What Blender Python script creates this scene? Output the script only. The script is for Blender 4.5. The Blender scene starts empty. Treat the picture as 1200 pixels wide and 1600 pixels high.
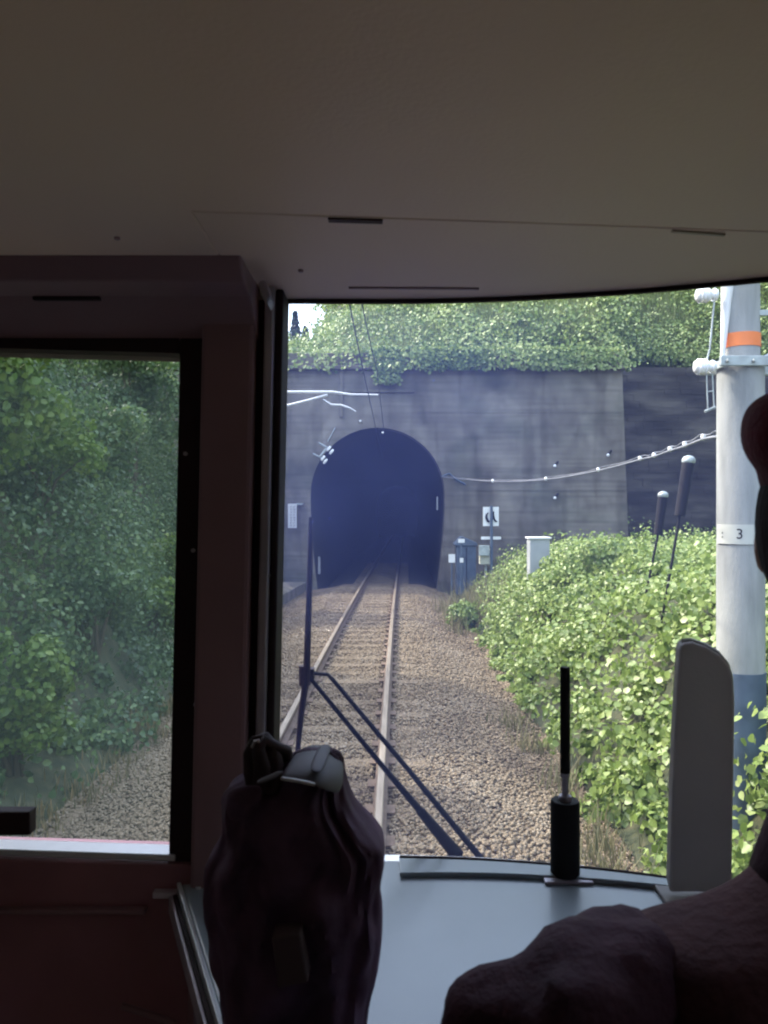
import bpy, bmesh, math, random
import numpy as np
from mathutils import Vector, Matrix, noise as mnoise
R = math.radians
rng = np.random.default_rng(7); random.seed(7)
scn = bpy.context.scene
COL = scn.collection
# ------------------------------------------------------------ camera, world, sun, exposure
F = 1180.0; CZ = 2.4
cam = bpy.data.cameras.new('camera'); camo = bpy.data.objects.new('camera', cam); COL.objects.link(camo)
camo.location = (0, 0, CZ); camo.rotation_euler = (R(90), 0, 0)
cam.sensor_fit = 'VERTICAL'; cam.sensor_height = 36; cam.lens = F/1600*36
cam.dof.use_dof = True; cam.dof.focus_distance = 14; cam.dof.aperture_fstop = 11
cam.clip_start = .02; cam.clip_end = 2000
scn.camera = camo
SUN_EL, SUN_LEFT = 47.0, 66.0          # sun ahead of the train and to the left
w = bpy.data.worlds.new('World'); scn.world = w; w.use_nodes = True
nt = w.node_tree; bg = nt.nodes['Background']
sky = nt.nodes.new('ShaderNodeTexSky'); sky.sky_type = 'NISHITA'; sky.sun_disc = False
sky.sun_elevation = R(SUN_EL); sky.sun_rotation = R(-SUN_LEFT); sky.dust_density = 3.0; sky.air_density = 1.0
mxs = nt.nodes.new('ShaderNodeMix'); mxs.data_type = 'RGBA'; mxs.inputs[0].default_value = .42; mxs.inputs[7].default_value = (1.75,1.72,1.66,1)
nt.links.new(sky.outputs[0], mxs.inputs[6]); nt.links.new(mxs.outputs[2], bg.inputs[0])   # thin white cloud veil; bg.inputs[1].default_value = .15
sl = bpy.data.lights.new('sun', 'SUN'); sl.energy = 3.6; sl.angle = R(.6); sl.color = (1, .93, .82)
so = bpy.data.objects.new('sun', sl); COL.objects.link(so)
sd = Vector((-math.sin(R(SUN_LEFT))*math.cos(R(SUN_EL)), math.cos(R(SUN_LEFT))*math.cos(R(SUN_EL)), math.sin(R(SUN_EL))))
so.rotation_euler = sd.to_track_quat('Z', 'Y').to_euler()
scn.view_settings.view_transform = 'Standard'; scn.view_settings.look = 'None'
scn.view_settings.exposure = 0.55; scn.view_settings.gamma = 1
scn.cycles.use_denoising = True; scn.cycles.filter_width = 2.1
scn.cycles.max_bounces = 10; scn.cycles.diffuse_bounces = 6; scn.cycles.transparent_max_bounces = 16
scn.cycles.sample_clamp_indirect = 8
scn.cycles.use_adaptive_sampling = True

# ------------------------------------------------------------ helpers
def P(px, py, Z): return Vector(((px-600)/F*Z, Z, CZ-(py-800)/F*Z))
def tag(o, label=None, cat=None, group=None, kind=None):
    if label: o['label'] = label
    if cat: o['category'] = cat
    if group: o['group'] = group
    if kind: o['kind'] = kind
    return o
def empty(name, loc=(0,0,0)):
    o = bpy.data.objects.new(name, None); COL.objects.link(o); o.location = loc; o.empty_display_size = .1
    return o
class MB:
    def __init__(s): s.v = []; s.f = []
    def add(s, vs, fs):
        n = len(s.v); s.v += [Vector(v) for v in vs]; s.f += [[i+n for i in f] for f in fs]; return s
    def box(s, a, b):
        x0,y0,z0 = [min(p,q) for p,q in zip(a,b)]; x1,y1,z1 = [max(p,q) for p,q in zip(a,b)]
        return s.add([(x0,y0,z0),(x1,y0,z0),(x1,y1,z0),(x0,y1,z0),(x0,y0,z1),(x1,y0,z1),(x1,y1,z1),(x0,y1,z1)],
            [(0,3,2,1),(4,5,6,7),(0,1,5,4),(1,2,6,5),(2,3,7,6),(3,0,4,7)])
    def hexa(s, bot, top):
        return s.add(list(bot)+list(top), [(0,3,2,1),(4,5,6,7),(0,1,5,4),(1,2,6,5),(2,3,7,6),(3,0,4,7)])
    def prism(s, pts, d):                       # pts: closed 3d outline, d: extrusion vector
        n = len(pts); d = Vector(d); pts = [Vector(p) for p in pts]
        return s.add(pts+[p+d for p in pts], [list(range(n))[::-1], list(range(n, 2*n))]+[(i,(i+1)%n,n+(i+1)%n,n+i) for i in range(n)])
    def tube(s, pts, r, n=8, cap=True):
        pts = [Vector(p) for p in pts]; m = len(pts); rs = r if isinstance(r, (list, tuple)) else [r]*m
        vs = []; fs = []; u = None
        for i, p in enumerate(pts):
            t = (pts[min(i+1,m-1)]-pts[max(i-1,0)])
            t = t.normalized() if t.length > 1e-9 else Vector((0,0,1))
            if u is None: u = t.orthogonal().normalized()
            u = (u - t*u.dot(t))
            u = u.normalized() if u.length > 1e-6 else t.orthogonal().normalized()
            v = t.cross(u)
            for k in range(n):
                a = 2*math.pi*k/n; vs.append(p+(u*math.cos(a)+v*math.sin(a))*rs[i])
        for i in range(m-1):
            for k in range(n): fs.append((i*n+k, i*n+(k+1)%n, (i+1)*n+(k+1)%n, (i+1)*n+k))
        if cap: fs += [list(range(n))[::-1], list(range((m-1)*n, m*n))]
        return s.add(vs, fs)
    def ell(s, c, r, nu=16, nv=10, fn=None):
        c = Vector(c); r = Vector(r if hasattr(r, '__len__') else (r,r,r)); vs = []; fs = []
        for j in range(nv+1):
            ph = math.pi*j/nv
            for i in range(nu):
                a = 2*math.pi*i/nu
                p = Vector((math.sin(ph)*math.cos(a), math.sin(ph)*math.sin(a), math.cos(ph)))
                if fn: p = fn(p)
                vs.append(c+Vector((p.x*r.x, p.y*r.y, p.z*r.z)))
        for j in range(nv):
            for i in range(nu): fs.append((j*nu+i, (j+1)*nu+i, (j+1)*nu+(i+1)%nu, j*nu+(i+1)%nu))
        return s.add(vs, fs)
    def mesh(s, name):
        me = bpy.data.meshes.new(name); me.from_pydata([tuple(v) for v in s.v], [], [tuple(f) for f in s.f])
        bm = bmesh.new(); bm.from_mesh(me)
        bmesh.ops.remove_doubles(bm, verts=bm.verts, dist=1e-6)
        bmesh.ops.recalc_face_normals(bm, faces=bm.faces); bm.to_mesh(me); bm.free()
        return me
    def build(s, name, mat, parent=None, smooth=None, bevel=None, seg=2):
        me = s.mesh(name); me.materials.append(mat)
        if smooth is not None:
            me.shade_smooth()
            if smooth < 180: me.set_sharp_from_angle(angle=R(smooth))
        o = bpy.data.objects.new(name, me); COL.objects.link(o)
        if parent:
            o.parent = parent; o.location = -abs_loc(parent)
        if bevel:
            m = o.modifiers.new('bevel', 'BEVEL'); m.width = bevel; m.segments = seg; m.limit_method = 'ANGLE'
        return o
def abs_loc(o):
    l = Vector(o.location)
    while o.parent: o = o.parent; l += Vector(o.location)
    return l
def np_mesh(name, V, faces, mat, kind=None, smooth=False):   # faces: (n,k) int array
    me = bpy.data.meshes.new(name); V = np.asarray(V, np.float32); k = faces.shape[1]; n = len(faces)
    me.vertices.add(len(V)); me.vertices.foreach_set('co', V.ravel())
    me.loops.add(n*k); me.loops.foreach_set('vertex_index', faces.astype(np.int32).ravel())
    me.polygons.add(n); me.polygons.foreach_set('loop_start', np.arange(n, dtype=np.int32)*k)
    me.polygons.foreach_set('loop_total', np.full(n, k, np.int32))
    if smooth: me.polygons.foreach_set('use_smooth', np.ones(n, bool))
    me.update(calc_edges=True); me.validate(); me.materials.append(mat)
    o = bpy.data.objects.new(name, me); COL.objects.link(o)
    if kind: o['kind'] = kind
    return o

# ------------------------------------------------------------ materials
def mat(name, stops, rough=.7, scale=4.0, stretch=(1,1,1), detail=6, bump=0, bscale=40, metal=0, spec=.5, transl=0, island=0, gen=False, dist=0):
    """noise-driven colour ramp on object coordinates; stops: list of (pos, rgb)"""
    m = bpy.data.materials.new(name); m.use_nodes = True; t = m.node_tree; N = t.nodes.new; L = t.links.new
    b = t.nodes['Principled BSDF']; out = t.nodes['Material Output']
    b.inputs['Roughness'].default_value = rough; b.inputs['Metallic'].default_value = metal
    b.inputs['Specular IOR Level'].default_value = spec
    tc = N('ShaderNodeTexCoord'); mp = N('ShaderNodeMapping'); mp.inputs['Scale'].default_value = stretch
    L(tc.outputs['Object'], mp.inputs[0])
    no = N('ShaderNodeTexNoise'); no.inputs['Scale'].default_value = scale; no.inputs['Detail'].default_value = detail
    no.inputs['Distortion'].default_value = dist
    L(mp.outputs[0], no.inputs['Vector'])
    rp = N('ShaderNodeValToRGB'); e = rp.color_ramp.elements
    while len(e) > 1: e.remove(e[-1])
    for i, (p, c) in enumerate(stops):
        q = e[0] if i == 0 else e.new(p)
        q.position = p; q.color = (*c, 1)
    fac = no.outputs['Fac']
    if island:
        g = N('ShaderNodeNewGeometry'); mx = N('ShaderNodeMix'); mx.inputs[0].default_value = island
        L(no.outputs['Fac'], mx.inputs[2]); L(g.outputs['Random Per Island'], mx.inputs[3]); fac = mx.outputs[0]
    L(fac, rp.inputs[0]); L(rp.outputs[0], b.inputs['Base Color'])
    if bump:
        n2 = N('ShaderNodeTexNoise'); n2.inputs['Scale'].default_value = bscale; n2.inputs['Detail'].default_value = 5
        L(mp.outputs[0], n2.inputs['Vector'])
        bp = N('ShaderNodeBump'); bp.inputs['Strength'].default_value = bump; bp.inputs['Distance'].default_value = .02
        L(n2.outputs['Fac'], bp.inputs['Height']); L(bp.outputs[0], b.inputs['Normal'])
    if transl:
        tr = N('ShaderNodeBsdfTranslucent'); ms = N('ShaderNodeMixShader'); ms.inputs[0].default_value = transl
        L(rp.outputs[0], tr.inputs[0]); L(b.outputs[0], ms.inputs[1]); L(tr.outputs[0], ms.inputs[2]); L(ms.outputs[0], out.inputs[0])
    m['ramp'] = 1
    return m
def flat(name, c, rough=.6, metal=0, var=.25, **k):
    lo = tuple(x*(1-var) for x in c); hi = tuple(x*(1+var) for x in c)
    return mat(name, [(.3, lo), (.7, hi)], rough=rough, metal=metal, **k)
def glass(name, dust_veil, veil_col, haze_low=None):
    m = bpy.data.materials.new(name); m.use_nodes = True; t = m.node_tree; N = t.nodes.new; L = t.links.new
    for n in list(t.nodes):
        if n.type == 'BSDF_PRINCIPLED': t.nodes.remove(n)
    out = t.nodes['Material Output']
    tr = N('ShaderNodeBsdfTransparent'); tr.inputs[0].default_value = (.965,.98,.985,1)
    gl = N('ShaderNodeBsdfGlossy'); gl.inputs['Roughness'].default_value = .04
    lw = N('ShaderNodeFresnel'); lw.inputs[0].default_value = 1.3
    m1 = N('ShaderNodeMixShader'); L(lw.outputs[0], m1.inputs[0]); L(tr.outputs[0], m1.inputs[1]); L(gl.outputs[0], m1.inputs[2])
    tl = N('ShaderNodeBsdfTranslucent'); tl.inputs[0].default_value = (*veil_col, 1)
    # dusty film and rain specks, tinted to imitate veiling glare
    tc = N('ShaderNodeTexCoord'); no = N('ShaderNodeTexNoise'); no.inputs['Scale'].default_value = 3.5; no.inputs['Detail'].default_value = 8
    L(tc.outputs['Object'], no.inputs[0])
    mr = N('ShaderNodeMapRange'); mr.inputs[1].default_value = .3; mr.inputs[2].default_value = .7
    mr.inputs[3].default_value = dust_veil*.75; mr.inputs[4].default_value = dust_veil*1.25
    L(no.outputs['Fac'], mr.inputs[0])
    vo = N('ShaderNodeTexVoronoi'); vo.inputs['Scale'].default_value = 26; L(tc.outputs['Object'], vo.inputs[0])
    lt = N('ShaderNodeMath'); lt.operation = 'LESS_THAN'; lt.inputs[1].default_value = .035; L(vo.outputs[0], lt.inputs[0])
    n3 = N('ShaderNodeTexNoise'); n3.inputs['Scale'].default_value = 6; L(tc.outputs['Object'], n3.inputs[0])
    g3 = N('ShaderNodeMath'); g3.operation = 'GREATER_THAN'; g3.inputs[1].default_value = .62; L(n3.outputs['Fac'], g3.inputs[0])
    mu = N('ShaderNodeMath'); mu.operation = 'MULTIPLY'; L(lt.outputs[0], mu.inputs[0]); L(g3.outputs[0], mu.inputs[1])
    ma = N('ShaderNodeMath'); ma.operation = 'MULTIPLY_ADD'; ma.inputs[1].default_value = .35; L(mu.outputs[0], ma.inputs[0]); L(mr.outputs[0], ma.inputs[2])
    if haze_low:                               # haze painted in: veil thick at upper left, thinner below and right
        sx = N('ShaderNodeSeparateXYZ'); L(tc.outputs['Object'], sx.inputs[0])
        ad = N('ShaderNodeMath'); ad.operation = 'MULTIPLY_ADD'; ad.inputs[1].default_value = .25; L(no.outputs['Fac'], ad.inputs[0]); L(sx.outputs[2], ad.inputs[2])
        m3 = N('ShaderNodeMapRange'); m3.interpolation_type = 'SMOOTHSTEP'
        m3.inputs[1].default_value = 2.22; m3.inputs[2].default_value = 2.58; m3.inputs[3].default_value = haze_low; m3.inputs[4].default_value = 1
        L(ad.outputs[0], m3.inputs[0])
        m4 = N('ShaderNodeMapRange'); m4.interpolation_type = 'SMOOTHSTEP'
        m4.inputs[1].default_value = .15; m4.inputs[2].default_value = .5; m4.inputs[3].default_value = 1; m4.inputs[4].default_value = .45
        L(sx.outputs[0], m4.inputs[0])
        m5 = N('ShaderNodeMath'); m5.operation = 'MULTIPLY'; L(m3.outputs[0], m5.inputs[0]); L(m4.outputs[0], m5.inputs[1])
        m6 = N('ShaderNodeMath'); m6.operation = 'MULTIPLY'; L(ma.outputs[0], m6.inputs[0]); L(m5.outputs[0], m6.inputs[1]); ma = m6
    m2 = N('ShaderNodeMixShader'); L(ma.outputs[0], m2.inputs[0]); L(m1.outputs[0], m2.inputs[1]); L(tl.outputs[0], m2.inputs[2])
    L(m2.outputs[0], out.inputs[0])
    return m
M = {}
M['soil'] = mat('soil', [(.3,(.02,.03,.012)),(.55,(.045,.05,.02)),(.75,(.08,.07,.035))], .95, 9, bump=.6, bscale=20)
M['hill'] = mat('hill_soil', [(.3,(.03,.045,.02)),(.7,(.06,.08,.03))], .9, 2, bump=.6, bscale=10)
def ballast_mat():
    m = mat('ballast', [(.32,(.09,.06,.036)),(.5,(.16,.115,.07)),(.68,(.24,.18,.115))], .85, 30, detail=8, bump=1.0, bscale=45)
    return m
M['ballast'] = ballast_mat()
M['stone'] = mat('ballast_stone', [(.15,(.095,.067,.040)),(.42,(.175,.132,.080)),(.66,(.23,.182,.122)),(.9,(.35,.30,.225)),(.99,(.5,.45,.38))], .9, .8, island=.34, bump=.3, bscale=60)
M['concrete'] = mat('portal_concrete', [(.25,(.09,.078,.07)),(.46,(.17,.155,.145)),(.58,(.22,.205,.19)),(.8,(.32,.30,.275))], .85, .55, stretch=(1.3,1,.55), detail=12, bump=.35, bscale=6, dist=.4)
def concrete(name, mul=1.0):
    m = mat(name, [(.28,(.085*mul,.075*mul,.058*mul)),(.45,(.15*mul,.134*mul,.106*mul)),(.6,(.205*mul,.186*mul,.150*mul)),(.8,(.285*mul,.262*mul,.215*mul))], .9, .8, stretch=(1.2,1,.8), detail=13, bump=.5, bscale=5, dist=.6)
    t = m.node_tree; N = t.nodes.new; L = t.links.new; b = t.nodes['Principled BSDF']
    rp = [n for n in t.nodes if n.type == 'VALTORGB'][0]; tc = [n for n in t.nodes if n.type == 'TEX_COORD'][0]
    col = rp.outputs[0]
    def layer(scale, stretch, lo, hi, a, bb, dark):
        nonlocal col
        mp = N('ShaderNodeMapping'); mp.inputs['Scale'].default_value = stretch; L(tc.outputs['Object'], mp.inputs[0])
        n = N('ShaderNodeTexNoise'); n.inputs['Scale'].default_value = scale; n.inputs['Detail'].default_value = 7; L(mp.outputs[0], n.inputs[0])
        mr = N('ShaderNodeMapRange'); mr.inputs[1].default_value = lo; mr.inputs[2].default_value = hi; mr.inputs[3].default_value = a; mr.inputs[4].default_value = bb
        L(n.outputs['Fac'], mr.inputs[0])
        mx = N('ShaderNodeMix'); mx.data_type = 'RGBA'; mx.blend_type = 'MULTIPLY'; mx.inputs[7].default_value = (*dark,1)
        L(mr.outputs[0], mx.inputs[0]); L(col, mx.inputs[6]); col = mx.outputs[2]
    layer(2.2, (1,1,.10), .48, .66, 0, .9, (.70,.69,.66))     # run-off streaks
    layer(9, (.03,.03,1), .45, .62, 0, .8, (.74,.74,.74))    # board marks
    layer(.45, (1,1,1.4), .5, .62, 0, .8, (.60,.66,.60))     # algae patches
    L(col, b.inputs['Base Color'])
    return m
M['concrete'] = concrete('portal_concrete')
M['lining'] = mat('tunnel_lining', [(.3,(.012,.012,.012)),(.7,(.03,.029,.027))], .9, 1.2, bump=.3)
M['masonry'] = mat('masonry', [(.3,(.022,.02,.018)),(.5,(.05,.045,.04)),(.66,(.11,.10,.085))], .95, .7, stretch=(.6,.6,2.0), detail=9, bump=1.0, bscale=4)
M['tunnelbed'] = mat('tunnel_shade_ballast', [(.3,(.012,.011,.010)),(.7,(.03,.027,.024))], .95, 20, bump=.6)  # ballast colour darkened to paint in the shade inside the tunnel
M['polecon'] = mat('pole_concrete', [(.3,(.20,.21,.20)),(.5,(.29,.30,.285)),(.7,(.36,.37,.355))], .85, 2.5, stretch=(3,3,.6), detail=10, bump=.3)
M['darksleeve'] = flat('blue_grey_sleeve', (.07,.10,.14), .6, scale=5)
M['steelgrey'] = flat('galvanised_steel', (.36,.4,.39), .5, .3, scale=8)
M['whitepaint'] = flat('white_paint', (.74,.75,.74), .5, var=.06, scale=7)
M['porcelain'] = flat('porcelain', (.82,.84,.85), .25, var=.03)
M['orange'] = flat('orange_band', (.80,.22,.05), .6, var=.12, scale=6)
M['blackpaint'] = flat('black_paint', (.012,.011,.012), .7, spec=.25)
M['blackrubber'] = flat('black_rubber', (.03,.016,.02), .7, spec=.3)
M['cream'] = flat('cream_recess', (.42,.36,.28), .7)
M['wire'] = flat('overhead_wire', (.05,.055,.06), .5, .3)
M['cable'] = flat('cable_sheath', (.22,.23,.25), .5)
M['railside'] = mat('rail_rust', [(.3,(.09,.06,.04)),(.7,(.17,.115,.075))], .8, 9, bump=.2)
M['railtop'] = mat('rail_head', [(.3,(.19,.15,.105)),(.7,(.31,.255,.19))], .45, 6, metal=.25, stretch=(4,.3,1))
M['sleeper'] = mat('sleeper_wood', [(.3,(.12,.087,.055)),(.7,(.19,.145,.095))], .9, 5, stretch=(1,6,3), bump=.6)
M['beige'] = mat('ceiling_paint', [(.3,(.78,.58,.47)),(.7,(.84,.64,.52))], .5, 1.6, detail=9, bump=.05, bscale=150, spec=.35)
M['beigedark'] = mat('header_paint', [(.35,(.23,.13,.15)),(.65,(.29,.17,.19))], .55, 2.5, bump=.05, bscale=120)
M['maroon'] = mat('door_frame_paint', [(.35,(.25,.145,.165)),(.65,(.31,.185,.205))], .5, 3, bump=.05, bscale=120)
M['darkwall'] = flat('cab_wall_dark', (.28,.125,.15), .55, scale=3)
M['alu'] = flat('aluminium_strip', (.42,.38,.42), .4, .4)
M['console'] = mat('console_top', [(.3,(.25,.30,.33)),(.7,(.33,.38,.41))], .27, 1.4, detail=8, bump=.03, bscale=200)
M['consoletrim'] = flat('console_trim', (.55,.60,.64), .35, .3)
M['consoleside'] = flat('console_side', (.3,.2,.27), .5)
M['sill'] = flat('sill_metal', (.62,.64,.66), .35, .35, var=.05)
M['cloth'] = mat('dark_cloth', [(.3,(.06,.03,.055)),(.7,(.14,.08,.135))], .8, 6, dist=1.2, bump=.4, bscale=16, spec=.25)
M['sheen'] = flat('grey_nylon', (.085,.075,.095), .6, scale=5)
M['stripe'] = flat('dark_stripe', (.045,.035,.055), .6)
M['patch'] = flat('brown_patch', (.07,.045,.05), .7)
M['uniform'] = mat('uniform_cloth', [(.3,(.035,.012,.022)),(.7,(.06,.022,.034))], .8, 12, bump=.2, bscale=90, spec=.2)
M['vest'] = mat('uniform_shoulder', [(.3,(.05,.020,.024)),(.7,(.085,.034,.036))], .85, 12, bump=.2, bscale=90, spec=.2)
M['capcloth'] = mat('cap_cloth', [(.3,(.09,.012,.022)),(.7,(.15,.024,.036))], .85, 14, bump=.2, bscale=120, spec=.2)
M['skin'] = flat('skin', (.38,.20,.14), .55, var=.08)
M['hair'] = mat('hair', [(.3,(.012,.006,.007)),(.7,(.035,.018,.018))], .85, 90, stretch=(1,1,.12), bump=.8, bscale=150, spec=.15)
M['eye'] = flat('eye_white', (.7,.7,.68), .3, var=.02)
M['panelgrey'] = mat('grey_housing', [(.3,(.46,.43,.42)),(.7,(.56,.52,.50))], .5, 5, bump=.08, bscale=140, transl=.4)
M['paneledge'] = flat('housing_edge', (.42,.43,.42), .4)
M['seat'] = flat('seat_fabric', (.03,.02,.05), .9)
M['bodypaint'] = flat('train_body', (.55,.56,.58), .4, .3, var=.05)
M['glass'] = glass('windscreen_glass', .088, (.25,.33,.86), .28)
M['glass2'] = glass('door_glass', .034, (.5,.68,.7))
M['leaf_right'] = mat('kudzu_leaf', [(.15,(.08,.12,.025)),(.42,(.19,.27,.06)),(.68,(.31,.39,.12)),(.88,(.46,.52,.25))], .42, .9, island=.6, transl=.35)
M['leaf_hill'] = mat('hill_leaf', [(.2,(.06,.11,.035)),(.42,(.17,.25,.06)),(.58,(.30,.38,.12)),(.8,(.42,.48,.22))], .5, .35, island=.4, transl=.3)
M['leaf_left'] = mat('slope_leaf', [(.22,(.03,.06,.03)),(.5,(.09,.16,.06)),(.78,(.20,.28,.085))], .5, .45, island=.3, transl=.35)
M['leaf_bush'] = mat('bush_leaf', [(.15,(.06,.12,.02)),(.5,(.12,.21,.03)),(.9,(.22,.30,.06))], .5, .9, island=.6, transl=.4)
M['conifer'] = mat('conifer_leaf', [(.2,(.03,.05,.03)),(.8,(.06,.09,.05))], .6, 2, island=.5)
M['drygrass'] = mat('dry_grass', [(.2,(.10,.11,.05)),(.6,(.22,.20,.10)),(.9,(.34,.30,.17))], .8, 2, island=.7, transl=.3)
M['weed'] = mat('weed', [(.2,(.09,.09,.035)),(.6,(.20,.17,.08)),(.9,(.32,.2,.08))], .7, 2, island=.7, transl=.3)
M['bark'] = flat('bark', (.09,.07,.05), .9, bump=.5)

# ------------------------------------------------------------ terrain
def track_x(Y):
    if Y <= 0: return -0.7+.0135*Y
    if Y > 27: return -0.7+.0135*27+.0003*27*27+(Y-27)*.03
    return -0.7+.0135*Y+.0003*Y*Y
def toeL(Y): return -2.75-np.clip((Y-11)/8,0,1)*1.5
def toeR(Y): return 1.75+np.clip((Y-11)/12,0,1)*.35
def fbm(x, y, s):
    return (np.sin(x*1.7*s+y*.9*s+1.3)+np.sin(x*-1.1*s+y*1.9*s+4.1)+.6*np.sin(x*3.3*s-y*2.7*s+.4)+.5*np.sin(x*4.7*s+y*4.1*s+2.2))/3.1
YP = 26.7                     # portal face
def ground_z(X, Y):
    X = np.asarray(X, float); Y = np.asarray(Y, float)
    z = np.full(X.shape, -.26)
    # ballast shoulders falling away
    tx = np.where(Y > 0, -0.7+.0135*Y+.0003*Y*Y, -.7+.0135*Y)
    dx = np.abs(X-tx)
    z -= np.clip((dx-1.35)/.9, 0, 1)*.22
    dR = np.clip(X-toeR(Y), 0, None)
    t = np.clip(dR/2.3, 0, 1)
    zr = 1.72*t*t*(3-2*t)+.05*dR+np.clip(X-17,0,None)*(.9)*(X > 17)
    zr *= 1-.25*np.clip((Y-13)/9,0,1)
    zr += (fbm(X, Y, 1.1)*.13+fbm(X+3, Y, .42)*.28+fbm(X+8, Y+5, .8)*.22)*t
    dL = np.clip(toeL(Y)-X, 0, None)
    zl = np.minimum(np.where(dL<.9,.55*dL,.495+1.75*(dL-.9)), 7.4)+.35*np.clip(dL-4,0,None)+fbm(X, Y, .7)*.4*np.clip(dL,0,1)+fbm(X, Y+2, .3)*.7*np.clip(dL-.8,0,1)
    z = z+zr+zl
    # behind the portal the hill stands above the tunnel
    ys = np.where(X < 8.6, YP+.35, YP+4.9)
    hz = 7.35+np.clip(Y-ys,0,None)*.62+np.clip(X+2,-6,20)*.2*np.clip((Y-ys)/3.5,0,1)+fbm(X,Y,.35)*.5
    hz = hz-np.clip(-(X+.8)/2.2,0,1)*np.clip((Y-ys)/4,0,1)*1.2
    hz = np.where(X < -3.0, 7.1+np.clip(Y-ys,0,18)*.29+fbm(X,Y,.35)*.35, hz)
    hz = np.where(X > 8.6, hz+.9, hz)
    hz = np.minimum(hz, 26+X*.1)
    hz = np.where(X < -7, np.maximum(hz, z), hz)
    z = np.where(Y > ys, np.maximum(hz, np.where(X > 19, z, -9)), z)
    return z
def axis(a): return np.array(sorted(set(np.round(np.concatenate(a), 3))))
xs = axis([np.arange(-60,-12,3), np.arange(-12,14,.35), np.arange(14,61,3)])
ys = axis([np.arange(-60,-4,3), np.arange(-4,20,.4), np.arange(20,33,.3), np.arange(33,121,3)])
GX, GY = np.meshgrid(xs, ys, indexing='ij'); GZ = ground_z(GX, GY)
nx, ny = GX.shape
idx = np.arange(nx*ny).reshape(nx, ny)
q = np.stack([idx[:-1,:-1], idx[1:,:-1], idx[1:,1:], idx[:-1,1:]], -1).reshape(-1,4)
cx = (GX[:-1,:-1]+GX[1:,1:])/2; cy = (GY[:-1,:-1]+GY[1:,1:])/2
zz = np.stack([GZ[:-1,:-1],GZ[1:,:-1],GZ[1:,1:],GZ[:-1,1:]],-1)
cut = ((cy > YP-.4) & (cy < YP+1.2) & (np.abs(cx+.22) < 2.9) & ((zz.max(-1)-zz.min(-1)) > 1.5)).ravel()
V = np.stack([GX, GY, GZ], -1).reshape(-1,3)
ground = np_mesh('ground', V, q[~cut], M['soil'], 'structure', smooth=True)

# ballast bed: a strip lying on the ground
def ballast_strip(name, ya, yb, mt):
    Ys = np.arange(ya, yb, .25); ts = np.linspace(-1, 1, 31); vs = []
    for Y in Ys:
        tx = track_x(Y); inside = Y > YP-.3
        a = -2.0 if inside else (toeL(Y)-.15-tx); b = 2.0 if inside else (toeR(Y)+.1-tx)
        for t in ts:
            u = a*(1-t)/2+b*(1+t)/2; X = tx+u
            z = -.205-max(0, min(1,(abs(u)-1.35)/.9))*.22+.015*math.sin(X*9+Y*5)*math.sin(Y*11-X*4)
            if abs(u) > 1.3 and not inside: z = max(z, float(ground_z(X, Y))+.03)
            vs.append((X, Y, z))
    n = len(ts); idx = np.arange(len(vs)).reshape(-1, n)
    q = np.stack([idx[:-1,:-1], idx[:-1,1:], idx[1:,1:], idx[1:,:-1]], -1).reshape(-1,4)
    return np_mesh(name, np.array(vs), q, mt, 'structure', smooth=True)
ballast_strip('ballast_bed', -12, YP+.6, M['ballast'])
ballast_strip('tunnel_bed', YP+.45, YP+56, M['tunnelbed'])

# loose ballast stones
octv = np.array([(1,0,0),(-1,0,0),(0,1,0),(0,-1,0),(0,0,1),(0,0,-1)], float)
octf = np.array([(0,2,4),(2,1,4),(1,3,4),(3,0,4),(2,0,5),(1,2,5),(3,1,5),(0,3,5)])
def rand_rot(n):
    qn = rng.normal(size=(n,4)); qn /= np.linalg.norm(qn, axis=1)[:,None]; a,b,c,d = qn.T
    return np.stack([1-2*(c*c+d*d),2*(b*c-a*d),2*(b*d+a*c),2*(b*c+a*d),1-2*(b*b+d*d),2*(c*d-a*b),2*(b*d-a*c),2*(c*d+a*b),1-2*(b*b+c*c)],-1).reshape(n,3,3)
SP = .62
def stones():
    A = []
    for y0, y1, dens, s0, s1 in ((4.2,9,2100,.014,.031),(9,15,1300,.016,.032),(15,26,600,.02,.035)):
        n = int((y1-y0)*5.2*dens); Y = rng.uniform(y0,y1,n); X = rng.uniform(-3.6,2.2,n)
        tx = -0.7+.0135*Y+.0003*Y*Y; u = X-tx
        ok = (X > toeL(Y)-.2) & (X < toeR(Y)+.25) & (np.abs(np.abs(u)-.565) > .085)
        sl = (np.abs(((Y/SP)%1)-.5) < .17) & (np.abs(u) < 1.05)
        ok &= ~(sl & (rng.random(n) < .08))
        A.append(np.stack([X[ok],Y[ok],rng.uniform(s0,s1,ok.sum())],-1))
    A = np.concatenate(A); n = len(A); X,Y,S = A.T
    tx = -0.7+.0135*Y+.0003*Y*Y; u = np.abs(X-tx)
    Z = -.192-np.clip((u-1.35)/.9,0,1)*.22+rng.uniform(-.012,.022,n)
    Z = np.where((u < 1.05) & (np.abs(((Y/SP)%1)-.5) < .17), -.180, Z)
    Z = np.where(u > 1.3, np.maximum(Z, ground_z(X,Y)+.04), Z)
    base = octv[None]*rng.uniform(.55,1.25,(n,6,1))*(S[:,None,None])
    base = np.einsum('nij,nkj->nki', rand_rot(n), base); base[:,:,2] *= .8
    V = base+np.stack([X,Y,Z],-1)[:,None]
    Fc = octf[None]+(np.arange(n)*6)[:,None,None]
    o = np_mesh('ballast_stones', V.reshape(-1,3), Fc.reshape(-1,3), M['stone'])
    tag(o, 'loose brown and grey ballast stones spread around the track', 'gravel', kind='stuff')
stones()

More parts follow.
